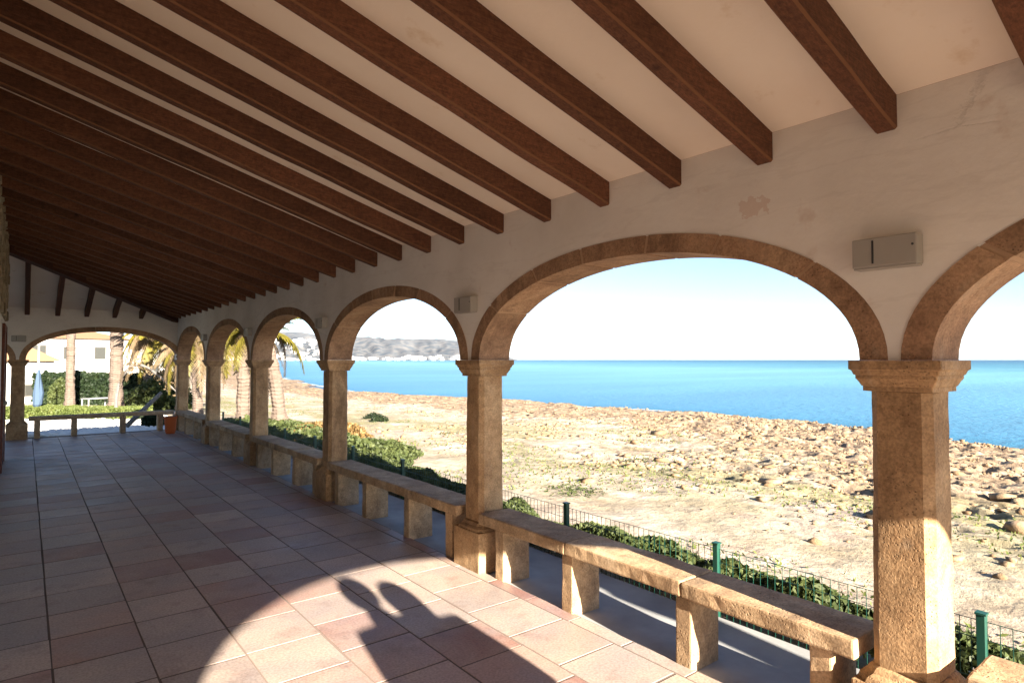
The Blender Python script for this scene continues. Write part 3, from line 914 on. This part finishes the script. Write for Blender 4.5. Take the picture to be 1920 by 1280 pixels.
tag(from_arrays('scattered_stones', v_, f_, MAT['rock']), 'countless small broken stones strewn over the rocky shore', 'stones', kind='stuff')
big = [(8.6, 3.4, .30), (9.4, 2.2, .35), (7.9, 1.2, .24), (10.8, 4.1, .38), (9.9, 5.6, .30), (12.2, 3.0, .42), (11.6, 6.6, .34), (13.8, 5.2, .4), (8.4, 4.9, .22), (14.6, 8.8, .4),
       (10.4, 8.3, .3), (12.6, 10.9, .34), (15.5, 12.4, .4), (9.0, 6.9, .2), (7.3, 2.2, .2), (11.0, 1.4, .36)]
for i, (x, y, s) in enumerate(big):
    v_, f_ = rocks_mesh(np.array([(0, 0, 0)]), [s * .5], 1, 100 + i); v_[:, 2] *= .6
    o = from_arrays('rock', v_, f_, MAT['rock']); o.location = (x, y, surf_z(x, y) + s * .12)
    tag(o, 'large angular tan limestone block half sunk in the stony shore' if s > .35 else 'medium tan limestone block among the loose stones of the shore' if s > .25 else 'small tan limestone block on the pale sand edge of the rocks', 'rock', 'larger rocks on the stony shore')

# ------------------------------------------------------------------ leaves
def leaf_cloud(centers, sizes, g, nz_up=.3, elong=1.6):
    n = len(centers)
    d1 = g.normal(size=(n, 3)); d1[:, 2] += nz_up; d1 /= np.linalg.norm(d1, axis=1)[:, None]
    d2 = np.cross(d1, g.normal(size=(n, 3))); d2 /= np.linalg.norm(d2, axis=1)[:, None]
    s = np.asarray(sizes)[:, None]
    a = centers - d1 * s * elong * .5; b = centers + d2 * s * .5; c = centers + d1 * s * elong * .5; d = centers - d2 * s * .5
    v = np.stack([a, b, c, d], 1).reshape(-1, 3); f = np.arange(4 * n).reshape(-1, 4)
    return v, f

# creeping hedge along the fence
g = np.random.default_rng(5)
n = 70000
hy = g.uniform(-4, 24, n) ; hy = np.where(g.random(n) < .6, g.uniform(-3, 9, n), hy)
wid = np.interp(hy, [-4, 5, 7.3, 11.5, 15, 24], [.58, .62, .9, 1.9, 2.4, 2.2]) * (.8 + .35 * vnoise(hy * .9, hy * 0, 6))
top = .13 + .16 * vnoise(hy * 1.3, hy * 0, 8)
u = g.random(n) ** .9
hx = 3.84 + u * wid
lump = fbm(hx * 3, hy * 3, 2, 31)
hz = -.12 - .86 * np.clip((hy - 17.5) / 5, 0, 1) + (top + .12) * (1 - (u * 2 - .75) ** 2 * .45) * (.45 + .85 * lump) * (1 - .4 * g.random(n) ** 2)
v_, f_ = leaf_cloud(np.stack([hx, hy, hz], -1), g.uniform(.022, .05, n) * (1 + np.clip(hy - 5, 0, 20) * .05), g)
tag(from_arrays('creeping_plants', v_, f_, MAT['creeper']), 'low green creeping hedge growing along the wire fence beyond the benches', 'hedge', kind='stuff')

def bush(name, label, cat, cx, cy, rx, ry, z0, z1, n, ls, mat, seed, group=None, core=None):
    g = np.random.default_rng(seed)
    t = empty(name, (cx, cy, z0)); tag(t, label, cat, group)
    d = g.normal(size=(n, 3)); d /= np.linalg.norm(d, axis=1)[:, None]; d[:, 2] = np.abs(d[:, 2])
    lump = .72 + .5 * fbm(d[:, 0] * 2.2 + seed, d[:, 1] * 2.2 + d[:, 2] * 2, 3, seed)
    rr = (g.random(n) ** .35) * lump
    p = d * rr[:, None] * np.array([rx, ry, z1 - z0])
    v, f = leaf_cloud(p, g.uniform(.6, 1.3, n) * ls, g)
    from_arrays('foliage', v, f, mat, t)
    bm = bmesh.new(); tube(bm, [(0, 0, -.05), (.02, 0, (z1 - z0) * .4)], [.03, .012]); tube(bm, [(0, 0, -.02), (-rx * .3, ry * .2, (z1 - z0) * .4)], [.02, .01]); from_bm('stem', bm, MAT['trunk'], t)
    return t

def at(px, py, Z=None, z=None):
    """photo pixel -> world point, either at depth Z or where the ray meets height z"""
    dx = (px - 960) / 1167; dy = -(py - 640) / 1167
    c, s = math.cos(R(1.67)), math.sin(R(1.67))
    fwd, up = c - dy * s, s + dy * c
    th = R(38)
    X = fwd * math.sin(th) + dx * math.cos(th); Y = fwd * math.cos(th) - dx * math.sin(th)
    if z is not None: k = (z - H) / up
    else: k = Z / fwd
    return Vector((X * k, Y * k, H + up * k))

bush('bush', 'low bush with reddish and green leaves beside the rough palm base', 'bush', 5.6, 14.6, 1.1, 1.5, -.15, .22, 9000, .05, MAT['redbush'], 3)
bush('bush', 'rounded green bush between the fence and the sand, widest of the hedge', 'bush', 5.3, 11.2, .8, 1.3, -.15, .16, 8000, .045, MAT['creeper'], 4)
g_ = np.random.default_rng(21)
for i, (px, py) in enumerate([(700, 760), (712, 764), (1085, 925), (1045, 915), (835, 812), (1190, 860)]):
    p = at(px, py, z=float(ground_z(*(at(px, py, z=-.4).xy))))
    bush('shrub', ['dark low shrub on the bright sand, left of a pair', 'dark low shrub on the bright sand, right of a pair', 'bright green weed clump on the sand beyond the green post',
                   'pale green weed patch on the sand beyond the green post', 'grey green tuft on the sand between the second and third columns', 'faint dry tuft on the sand in the middle of the beach'][i], 'shrub',
         p.x, p.y, .5 if i < 2 else .5, .35, surf_z(p.x, p.y) - .02, surf_z(p.x, p.y) + (.3 if i < 2 else .035), 700 if i < 2 else 260, .05 if i < 2 else .028, MAT['creeper'] if i > 1 else MAT['darkhedge'], 40 + i)

# dry grass patches on the sand (nobody could count the blades)
g = np.random.default_rng(8)
gp = []
while len(gp) < 16000:
    y = g.uniform(0, 45); cx = float(np.interp(y, coastY, coastX)); x = X0 + (cx - X0) * g.uniform(.06, .5)
    if float(fbm(np.array([x * .45]), np.array([y * .45]), 3, 77)[0]) < .55: continue
    gp.append((x, y, surf_z(x, y) + .012))
v_, f_ = leaf_cloud(np.array(gp), g.uniform(.012, .03, len(gp)), g, 1.5, 2.6)
tag(from_arrays('beach_grass', v_, f_, MAT['lighthedge']), 'thin yellowish grass patches on the sandy beach', 'grass', kind='stuff')

# ------------------------------------------------------------------ wire fence
fence = empty('wire_fence', (3.8, 8, 0)); tag(fence, 'low green wire mesh fence with square green posts along the walkway', 'fence')
def fp(name, bm, mat, kind=None):
    bmesh.ops.transform(bm, matrix=Matrix.Translation((-3.8, -8, 0)), verts=bm.verts)
    o = from_bm(name, bm, mat, fence)
    if kind: o['kind'] = kind
    return o
posts = [1.04 + 1.52 * k for k in range(-3, 11)]
for y in posts:
    bm = bmesh.new(); box(bm, 3.78, 3.82, y - .02, y + .02, -.3, .425); bevel(bm, .003, 1); fp('post', bm, MAT['green_metal'])
    bm = bmesh.new(); box(bm, 3.776, 3.824, y - .024, y + .024, .4255, .436); fp('post_cap', bm, MAT['green_metal'])
for a, b in zip(posts, posts[1:]):
    bm = bmesh.new()
    y = a + .045
    while y < b - .03:
        box(bm, 3.7985, 3.8015, y - .0016, y + .0016, -.2, .395); y += .05
    for z in (-.1, .1, .3, .39):
        box(bm, 3.8017, 3.8045, a + .022, b - .022, z, z + .0035)
    fp('mesh_panel', bm, MAT['green_metal'], 'stuff')

# ------------------------------------------------------------------ palms
def frond_mesh(L, droop, width, g, nl=34, lw=.017):
    vs, fs = [], []
    pts = []
    for i in range(13):
        t = i / 12; pts.append(Vector((L * t * (1 - .25 * droop * t), 0, L * (.45 * t - droop * t * t))))
    for i in range(12):                         # rachis
        a, b = pts[i], pts[i + 1]; w = .022 * (1 - i / 13) + .004
        k = len(vs)
        vs += [a + Vector((0, -w, 0)), a + Vector((0, w, 0)), a + Vector((0, 0, -w * 1.6)), b + Vector((0, -w * .9, 0)), b + Vector((0, w * .9, 0)), b + Vector((0, 0, -w * 1.5))]
        fs += [(k, k + 1, k + 4, k + 3), (k + 1, k + 2, k + 5, k + 4), (k + 2, k, k + 3, k + 5)]
    for i in range(nl):
        t = .14 + .86 * i / nl
        q = t * 12; j = min(11, int(q)); p = pts[j].lerp(pts[j + 1], q - j); d = (pts[j + 1] - pts[j]).normalized()
        ll = width * math.sin(math.pi * min(1, .12 + t * .85)) + .08
        for s in (-1, 1):
            dr = (Vector((0, s, 0)) * .85 + d * .65 + Vector((0, 0, -.25 - .5 * g.random()))).normalized() * ll * g.uniform(.8, 1.1)
            wv = d * lw
            k = len(vs)
            vs += [p - wv, p + wv, p + dr * .6 + wv * .9 + Vector((0, 0, -.02)), p + dr + Vector((0, 0, -.12 * ll))]
            fs += [(k, k + 1, k + 2, k + 3)]
    return np.array([v[:] for v in vs]), np.array(fs)

def palm(x, y, h, r, label, seed, nf=22, L=2.2, dry=.25, lean=(0, 0), flare=1.35, group='palm trees in the garden', z0=-.2, skirt=True, nl=34, lw=.017):
    g = np.random.default_rng(seed); random.seed(seed)
    t = empty('palm_tree', (x, y, z0)); tag(t, label, 'palm tree', group)
    bm = bmesh.new()
    K = max(8, int(h / .16)); pts, rad = [], []
    for i in range(K + 1):
        f = i / K
        pts.append((lean[0] * f * f, lean[1] * f * f, -.1 + (h + .1) * f)); rad.append(r * (1 + (flare - 1) * max(0, 1 - f * 5)) * (1 + .05 * math.sin(i * 2.4)) * (1 + (.06 if i % 2 else -.03)))
    tube(bm, pts, rad, 12); wobble(bm, .03, 5, seed)
    from_bm('trunk', bm, MAT['trunk'], t, smooth=False)
    meshes = []
    for q in range(4):
        v, f = frond_mesh(L, [.35, .6, .9, 1.25][q], .42 * L / 2, g, nl, lw)
        meshes.append((v, f))
    gm = {}
    for i in range(nf):
        q = int(g.integers(0, 4)); mt = 'palm_dry' if (q == 3 and g.random() < .7) or g.random() < dry else 'palm'
        key = (q, mt)
        if key not in gm:
            o = from_arrays('frond', *meshes[q], MAT[mt], t); gm[key] = o.data
        else: o = link('frond', gm[key], t)
        o.location = (lean[0], lean[1], h - .05 + g.uniform(-.1, .1))
        o.rotation_euler = (g.uniform(-.25, .25), g.uniform(-.75, .15) if q < 2 else g.uniform(-.1, .5), g.uniform(0, 6.28))
        s = g.uniform(.75, 1.1); o.scale = (s, s, s)
    return t

p = at(455, 805, z=-.2); palm(p.x, p.y, 2.6, .17, 'short palm right outside the far arcade with green yellow crown above the capital', 12, 26, 1.5, .2, (.1, .2))
p = at(524, 806, z=-.2); palm(p.x, p.y, 2.75, .17, 'palm with rough flaring base beside the column, its yellow frond arching above the sea', 15, 26, 1.7, .1, (-.35, .5), 2.3, nl=50, lw=.022)
p = at(218, 700, Z=32); palm(p.x, p.y, 7.2, .30, 'thickest pale palm trunk in the middle of the far arch view', 22, 20, 2.4, .3, z0=-1.0)
p = at(132, 700, Z=33); palm(p.x, p.y, 7.4, .20, 'slimmer pale palm trunk in front of the white villa', 23, 18, 2.2, .3, z0=-1.0)
p = at(277, 700, Z=35); palm(p.x, p.y, 7.0, .22, 'whitish palm trunk at the right of the far arch view, standing farthest back', 24, 20, 2.4, .3, z0=-1.0)
p = at(340, 700, Z=30); palm(p.x, p.y, 4.3, .2, 'bushy yellow palm behind the corner column whose crown fills the arch top', 25, 60, 3.1, .10, (-.5, .1), z0=-1.0, nl=60, lw=.035)
p = at(372, 700, Z=27); palm(p.x, p.y, 3.6, .2, 'bushy palm with pinkish dry fronds seen through the last sea side arch', 26, 40, 2.3, .6, (-.2, .1), z0=-1.0, nl=50, lw=.03)
# arching flower stem
pl = [at(*q, Z=28) for q in [(218, 745), (222, 722), (231, 702), (245, 687), (262, 683), (280, 690), (300, 706), (318, 722), (335, 738)]]
t = empty('agave_stalk', (pl[0].x, pl[0].y, -1.0)); tag(t, 'dark arching dead stalk bending over the hedge in the far arch', 'plant stalk')
bm = bmesh.new(); o0 = t.location
tube(bm, [(0, 0, -.05), (0.0, 0, .5)] + [q - o0 for q in pl], [.08, .08] + [.075, .075, .07, .065, .06, .055, .05, .04, .02], 7); from_bm('stalk', bm, MAT['plank'], t)
g = np.random.default_rng(33); lp = []
for q in pl[3:]:
    for _ in range(40): lp.append(np.array(q - o0) + g.normal(size=3) * np.array([.1, .1, .14]) - np.array([0, 0, .04]))
v_, f_ = leaf_cloud(np.array(lp), g.uniform(.05, .1, len(lp)), g, -.4, 2.2); tag(from_arrays('dry_flowers', v_, f_, MAT['palm_dry'], t), kind='stuff')

# ------------------------------------------------------------------ garden beyond the far arch
def hedge_box(label, a, b, thick, z0, z1, n, ls, mat, seed):
    """hedge along the line a-b (world xy)"""
    g = np.random.default_rng(seed)
    a = Vector((a.x, a.y)); b = Vector((b.x, b.y)); d = b - a; L = d.length; ang = math.atan2(d.y, d.x)
    t = empty('hedge', (a.x, a.y, z0), ang); tag(t, label, 'hedge')
    u = g.random(n) * L; w = g.random(n); zf = g.random(n)
    face = g.integers(0, 3, n)
    w = np.where(face == 0, g.random(n) * .15, w); zf = np.where(face == 1, 1 - g.random(n) * .12, zf); w = np.where(face == 2, 1 - g.random(n) * .15, w)
    bul = .85 + .3 * fbm(u * 1.3, w * 2, 3, seed)
    p = np.stack([u, -(w - .5) * thick * bul, zf * (z1 - z0) * (bul * .92)], -1)
    v, f = leaf_cloud(p, g.uniform(.6, 1.3, n) * ls, g); from_arrays('foliage', v, f, mat, t)
    bm = bmesh.new(); box(bm, .1, L - .1, -thick * .3, thick * .3, -.1, (z1 - z0) * .72); from_bm('woody_core', bm, MAT['darkhedge'], t)
def gpt(px, Z): 
    p = at(px, 700, Z=Z); return p
hedge_box('tall dark green hedge in front of the white villa', gpt(72, 37.5), gpt(340, 37.5), 1.0, -1.0, 1.0, 20000, .13, MAT['darkhedge'], 51)
hedge_box('low clipped yellow green hedge just outside the far arch', gpt(30, 28.5), gpt(268, 28.2), 1.6, -1.0, -.40, 26000, .07, MAT['lighthedge'], 52)
bush('bush', 'mid green shrub mass right of the white trunk, behind the corner column', 'bush', *gpt(305, 34).xy, 1.9, 1.2, -1.0, 1.0, 7000, .11, MAT['creeper'], 53)
bush('bush', 'light green upright shrub in front of the dark hedge, left part', 'bush', *gpt(112, 36).xy, .6, .4, -1.0, .8, 3000, .09, MAT['creeper'], 54)
bush('bush', 'dark potted looking plant low beside the orange pot', 'bush', *gpt(290, 17.3).xy, .35, .3, -.1, .28, 1500, .05, MAT['darkhedge'], 55)
# white pebbles strip
g = np.random.default_rng(61)
pp, ps = [], []
for _ in range(5200):
    u = g.random(); q = gpt(20 + 300 * u, 22.0 + g.random() * 5.3)
    s_ = g.uniform(.05, .16); pp.append((q.x, q.y, -1.0 + s_ * .3)); ps.append(s_)
v_, f_ = rocks_mesh(np.array(pp), ps, 1, 62)
tag(from_arrays('white_pebbles', v_, f_, MAT['white_stone']), 'strip of bright white pebbles below the low hedge', 'pebbles', kind='stuff')

# orange pot
t = empty('plant_pot', (2.66, 16.2, 0)); tag(t, 'orange clay pot in the far corner by the last column', 'pot')
bm = bmesh.new(); lathe(bm, [(.09, .0), (.11, .06), (.13, .34), (.145, .345), (.145, .39), (.127, .392)], 20); from_bm('pot', bm, MAT['orange_pot'], t, smooth=False)
bm = bmesh.new(); lathe(bm, [(.125, .393), (.11, .396)], 20); from_bm('soil', bm, MAT['grout'], t)

# leaning grey timber
a, b = at(258, 808, Z=15.6), at(302, 757, Z=16.6)
t = empty('leaning_post', (a.x, a.y, max(0, a.z))); tag(t, 'dark grey leaning timber behind the right end of the far bench', 'post')
bm = bmesh.new(); v0_ = Vector((a.x, a.y + 2.2, -.15)); v1_ = Vector((b.x + .25, b.y + 1.6, .75))
t.location = v0_; tube(bm, [(0, 0, 0), (v1_ - v0_) * .5, v1_ - v0_], [.07, .065, .05], 7); from_bm('pole', bm, MAT['plank'], t)

# white boulders near it
for i, (px, py, Z, s) in enumerate([(290, 764, 29, .30), (303, 760, 30, .26), (310, 771, 28.5, .22)]):
    p = at(px, py, Z=Z); v_, f_ = rocks_mesh(np.array([(0, 0, 0)]), [s], 2, 200 + i)
    o = from_arrays('boulder', v_, f_, MAT['white_stone']); o.location = (p.x, p.y, -1.0 + s * .35)
    tag(o, ['large white boulder behind the right half of the far bench', 'white boulder farthest back in the garden, near the leaning timber', 'smallest white boulder behind the far bench, above the orange pot'][i], 'boulder', 'white boulders in the garden')

# folded parasol
p = at(72, 700, Z=28)
t = empty('parasol', (p.x, p.y, -1.0)); tag(t, 'folded pale blue parasol on a thin pole in front of the villa', 'parasol')
bm = bmesh.new(); lathe(bm, [(.035, 0), (.035, 4.1)], 8); from_bm('pole', bm, MAT['white'], t)
bm = bmesh.new(); lathe(bm, [(.07, .5), (.15, .7), (.20, 1.2), (.13, 1.9), (.07, 2.4), (.045, 2.6)], 9); wobble(bm, .12, 4, 3); from_bm('canopy', bm, MAT['blue_cloth'], t)
bm = bmesh.new(); lathe(bm, [(.25, 0), (.25, .06), (.06, .08), (.05, .2)], 14); from_bm('foot', bm, MAT['white'], t)

# garden table
p = at(182, 745, Z=34)
t = empty('garden_table', (p.x, p.y, -1.0), R(25)); tag(t, 'pale low garden table with thin legs before the dark hedge', 'table')
bm = bmesh.new(); box(bm, -.65, .65, -.35, .35, .58, .62); from_bm('tabletop', bm, MAT['concrete'], t)
for sx in (-1, 1):
    for sy in (-1, 1):
        bm = bmesh.new(); box(bm, sx * .6 - .025, sx * .6 + .025, sy * .3 - .025, sy * .3 + .025, 0, .58); from_bm('leg', bm, MAT['concrete'], t)

# white villa and neighbours
def villa(name, label, px, Z, w, d, h, ang, wins, seed, z0=-1.0, roof_col='roof_tile'):
    p = at(px, 674, Z=Z)
    t = empty(name, (p.x, p.y, z0), ang); tag(t, label, 'building')
    bm = bmesh.new(); box(bm, -w / 2, w / 2, 0, d, 0, h); from_bm('wall', bm, MAT['white'], t)
    bm = bmesh.new()
    e = .35; V = [bm.verts.new(q) for q in [(-w / 2 - e, -e, h + .002), (w / 2 + e, -e, h + .002), (w / 2 + e, d + e, h + .002), (-w / 2 - e, d + e, h + .002), (-w / 2 + d * .4, d / 2, h + 1.1), (w / 2 - d * .4, d / 2, h + 1.1)]]
    for q in ((3, 2, 1, 0), (0, 1, 5, 4), (1, 2, 5), (2, 3, 4, 5), (3, 0, 4)): bm.faces.new([V[i] for i in q])
    from_bm('roof', bm, MAT[roof_col], t)
    for (x, z, ww, hh) in wins:
        bm = bmesh.new(); box(bm, x - ww / 2 - .07, x + ww / 2 + .07, -.035, .02, z - .07, z + hh + .07); f = from_bm('window', bm, MAT['shutter'], t)
        bm = bmesh.new(); box(bm, x - ww / 2, x + ww / 2, -.045, -.036, z, z + hh); from_bm('pane', bm, MAT['glass_dark'], f)
    return t
villa('villa', 'two storey white villa with terracotta roof behind the garden trunks', 100, 55, 12, 8, 4.6, R(38) - R(25), [(-3.6, 2.6, .9, 1.3), (-1.2, 2.6, 1.2, 1.3), (1.2, 2.8, .8, 1.0), (3.6, 2.8, .8, 1.0), (-4.2, .4, 1.2, 1.4), (1.8, .4, 1.2, 1.2), (4.6, .4, 1, 1)], 1)
villa('villa', 'low white house wall seen between the palm trunks in the far arch', 225, 70, 13, 6, 4.0, R(38) - R(25), [(-3, 1.0, 1, 1), (0, 1.0, 1, 1), (3.5, 1.0, 1, 1)], 2)
villa('villa', 'small white outbuilding with brown roof at the left edge of the far arch', 30, 38, 4, 3, 2.6, R(38) - R(20), [(.8, .5, .6, .6)], 3)

# ------------------------------------------------------------------ distant headland and town
HP = [(380, 640), (430, 632), (480, 622), (520, 612), (560, 612), (600, 620), (650, 628), (690, 626), (730, 629), (780, 629), (830, 630), (870, 634), (900, 641), (925, 652), (945, 662), (962, 670), (975, 674.5), (1000, 678)]
hx_ = np.array([q[0] for q in HP], float); hy_ = np.array([q[1] for q in HP], float)
cols_ = np.linspace(300, 1000, 260)
rows_ = np.linspace(0, 1, 50)
V_ = []
D0, D1 = 2600., 4200.
for cx_ in cols_:
    top = (674 - float(np.interp(cx_, hx_, hy_))) / 1167
    for f in rows_:
        D = D0 + (D1 - D0) * f
        ridge = math.sin(min(1, f * 1.05) * math.pi / 2) ** 1.2
        n = float(fbm(np.array([cx_ * .02]), np.array([f * 4 + 3]), 5, 91)[0])
        sp = abs(float(fbm(np.array([cx_ * .016 + f * .8]), np.array([f * 1.5]), 4, 95)[0]) - .5) * 2
        hgt = top * D1 * ridge * (1 - .75 * (1 - f) * sp * 2) * (.86 + .28 * n * (1 - f))
        a = math.atan((cx_ - 960) / 1167)
        r_ = D / math.cos(a)
        az = R(38) + a
        V_.append((math.sin(az) * r_, math.cos(az) * r_, ZSEA - 2 + max(0, hgt) + (0 if f else -5)))
V_ = np.array(V_); idx = np.arange(len(V_)).reshape(len(cols_), len(rows_))
ff = np.stack([idx[:-1, :-1], idx[1:, :-1], idx[1:, 1:], idx[:-1, 1:]], -1).reshape(-1, 4)
tag(from_arrays('hills', V_, ff, MAT['hill'], smooth=False), kind='structure')
g = np.random.default_rng(71)
VG = V_.reshape(len(cols_), len(rows_), 3)
tb = bmesh.new()
for _ in range(420):
    cx_ = g.uniform(380, 640) if g.random() < .8 else g.uniform(640, 880); i = int((cx_ - 300) / 700 * 259); j = int(g.uniform(1, 26) if cx_ < 640 else g.uniform(1, 6))
    q = VG[i, j]; s = g.uniform(5, 13); hh = g.uniform(5, 12)
    box(tb, q[0] - s, q[0] + s, q[1] - s, q[1] + s, q[2] - 4, q[2] + hh)
tag(from_bm('distant_town', tb, MAT['white']), 'distant town of tiny white houses on the hillside across the bay', 'town', kind='stuff')

# ------------------------------------------------------------------ two people standing behind the viewer (their shadows fall on the floor)
def skinned(name, pts, edges, rads, mat, parent, sub=2):
    me = bpy.data.meshes.new(name); me.from_pydata(pts, edges, []); me.update()
    o = bpy.data.objects.new(name, me); COL.objects.link(o)
    md = o.modifiers.new('skin', 'SKIN')
    for i, r_ in enumerate(rads):
        me.skin_vertices[0].data[i].radius = r_ if isinstance(r_, tuple) else (r_, r_)
    me.skin_vertices[0].data[0].use_root = True
    s = o.modifiers.new('sub', 'SUBSURF'); s.levels = sub; s.render_levels = sub
    me.materials.append(mat); o.parent = parent
    for p_ in me.polygons: p_.use_smooth = True
    return o

def person(x, y, h, face, label, shirt, hair_long, seed, armup=0.0):
    t = empty('person', (x, y, 0), face); tag(t, label, 'person')
    k = h / 1.75
    P = [(0, 0, .95), (0, 0, 1.10), (0, .01, 1.27), (0, .01, 1.42), (0, .015, 1.50), (0, .02, 1.56), (0, .03, 1.66), (0, .03, 1.72),
         (.09, 0, .90), (.10, .01, .50), (.10, -.02, .09), (.10, .11, .04),
         (-.09, 0, .90), (-.10, .01, .50), (-.10, -.02, .09), (-.10, .11, .04),
         (.17, 0, 1.42), (.24, -.02, 1.15), (.22, .10, .92), (.21, .15, .84),
         (-.17, 0, 1.42), (-.24, -.02, 1.15), (-.22, .10, .92), (-.21, .15, .84)]
    E = [(0, 1), (1, 2), (2, 3), (3, 4), (4, 5), (5, 6), (6, 7), (0, 8), (8, 9), (9, 10), (10, 11), (0, 12), (12, 13), (13, 14), (14, 15),
         (3, 16), (16, 17), (17, 18), (18, 19), (3, 20), (20, 21), (21, 22), (22, 23)]
    Rr = [(.15, .10), (.13, .09), (.155, .10), (.13, .085), .05, .05, (.075, .09), (.062, .08),
          (.085, .09), .058, .038, .03, (.085, .09), .058, .038, .03, .055, .042, .032, .028, .055, .042, .032, .028]
    P = [(a * k, b * k, c * k) for a, b, c in P]
    body = skinned('body', P, E, Rr, MAT['skin'], t)
    for s in (1, -1):                                    # fingers and thumbs
        wx, wy, wz = s * .21 * k, .15 * k, .84 * k
        fp_, fe, fr = [], [], []
        for q in range(5):
            b0 = len(fp_)
            dx = (q - 1.5) * .018 if q < 4 else -.04 * s
            ln = [.07, .085, .08, .06, .05][q]
            if q < 4: seq = [(wx, wy, wz), (wx, wy + dx, wz - .05), (wx - s * .006, wy + dx + .008, wz - .05 - ln * .55), (wx - s * .02, wy + dx + .012, wz - .05 - ln)]
            else: seq = [(wx, wy, wz), (wx - s * .015, wy + .035, wz - .02), (wx - s * .02, wy + .05, wz - .05)]
            fp_ += seq; fe += [(b0 + i, b0 + i + 1) for i in range(len(seq) - 1)]; fr += [.016] + [.0095] * (len(seq) - 1)
            skinned('finger' if q < 4 else 'thumb', seq, [(i, i + 1) for i in range(len(seq) - 1)], [.016] + [.0092] * (len(seq) - 1), MAT['skin'], t, 1)
    Sp = [(0, 0, 1.0), (0, 0, 1.12), (0, .01, 1.27), (0, .01, 1.43), (.17, 0, 1.44), (.25, -.02, 1.15), (.235, .08, .96), (-.17, 0, 1.44), (-.24, -.02, 1.15), (-.225, .08, .96)]
    Sr = [(.19, .13), (.18, .125), (.20, .13), (.185, .13), .095, .065, .05, .085, .065, .05]
    bmc = bmesh.new(); lathe(bmc, [(.10 * k, 1.40 * k), (.085 * k, 1.47 * k), (.075 * k, 1.54 * k), (.06 * k, 1.56 * k)], 14); from_bm('collar', bmc, shirt, t, smooth=True)
    skinned('jacket', [(a * k, b * k, c * k) for a, b, c in Sp], [(0, 1), (1, 2), (2, 3), (3, 4), (4, 5), (5, 6), (3, 7), (7, 8), (8, 9)], Sr, shirt, t)
    Tp = [(0, 0, .98), (.09, 0, .88), (.10, .01, .50), (.10, -.02, .12), (-.09, 0, .88), (-.10, .01, .50), (-.10, -.02, .12)]
    skinned('trousers', [(a * k, b * k, c * k) for a, b, c in Tp], [(0, 1), (1, 2), (2, 3), (0, 4), (4, 5), (5, 6)], [(.16, .115), .10, .075, .06, .10, .075, .06], MAT['jeans'], t)
    bm = bmesh.new(); bmesh.ops.create_uvsphere(bm, u_segments=16, v_segments=10, radius=1)
    for v in bm.verts:
        if v.co.y > .35 and v.co.z < .35: v.co.y = .35
        v.co = Vector((v.co.x * .108, v.co.y * .125 - .005, v.co.z * .125 - (.12 * max(0, -v.co.z) if hair_long else 0)))
    bmesh.ops.transform(bm, matrix=Matrix.Translation((0, .01 * k, 1.685 * k)), verts=bm.verts)
    from_bm('hair', bm, MAT['hair'], t, smooth=True)
    bm = bmesh.new(); bmesh.ops.create_cone(bm, segments=8, radius1=.014, radius2=.004, depth=.035)
    bmesh.ops.transform(bm, matrix=Matrix.Translation((0, .122 * k, 1.625 * k)) @ Matrix.Rotation(R(-70), 4, 'X'), verts=bm.verts); from_bm('nose', bm, MAT['skin'], t)
    for s in (1, -1):
        bm = bmesh.new(); bmesh.ops.create_uvsphere(bm, u_segments=8, v_segments=6, radius=.011); bmesh.ops.transform(bm, matrix=Matrix.Translation((s * .03, .105 * k, 1.655 * k)), verts=bm.verts); from_bm('eye', bm, MAT['dark'], t)
    return t
person(1.38, -.85, 1.78, R(8), 'taller person in a navy jacket standing behind the viewer, left of a pair', MAT['shirt'], False, 1)
person(1.65, -.48, 1.56, R(-6), 'shorter person in a grey jacket standing behind the viewer, right of a pair', MAT['shirt2'], True, 2)

# ------------------------------------------------------------------ sea air
bm = bmesh.new(); box(bm, -1600, 24500, -24500, 24500, -4.0, 190)
m = NT('haze'); m.t.nodes.remove(m.b)
pv = m.n('ShaderNodeVolumePrincipled'); pv.inputs['Color'].default_value = (0.80, 0.88, 1.0, 1); pv.inputs['Density'].default_value = 0.00002; pv.inputs['Anisotropy'].default_value = 0.0
m.l(pv.outputs[0], m.t.nodes['Material Output'].inputs['Volume'])
tag(from_bm('haze', bm, m.m), kind='stuff')
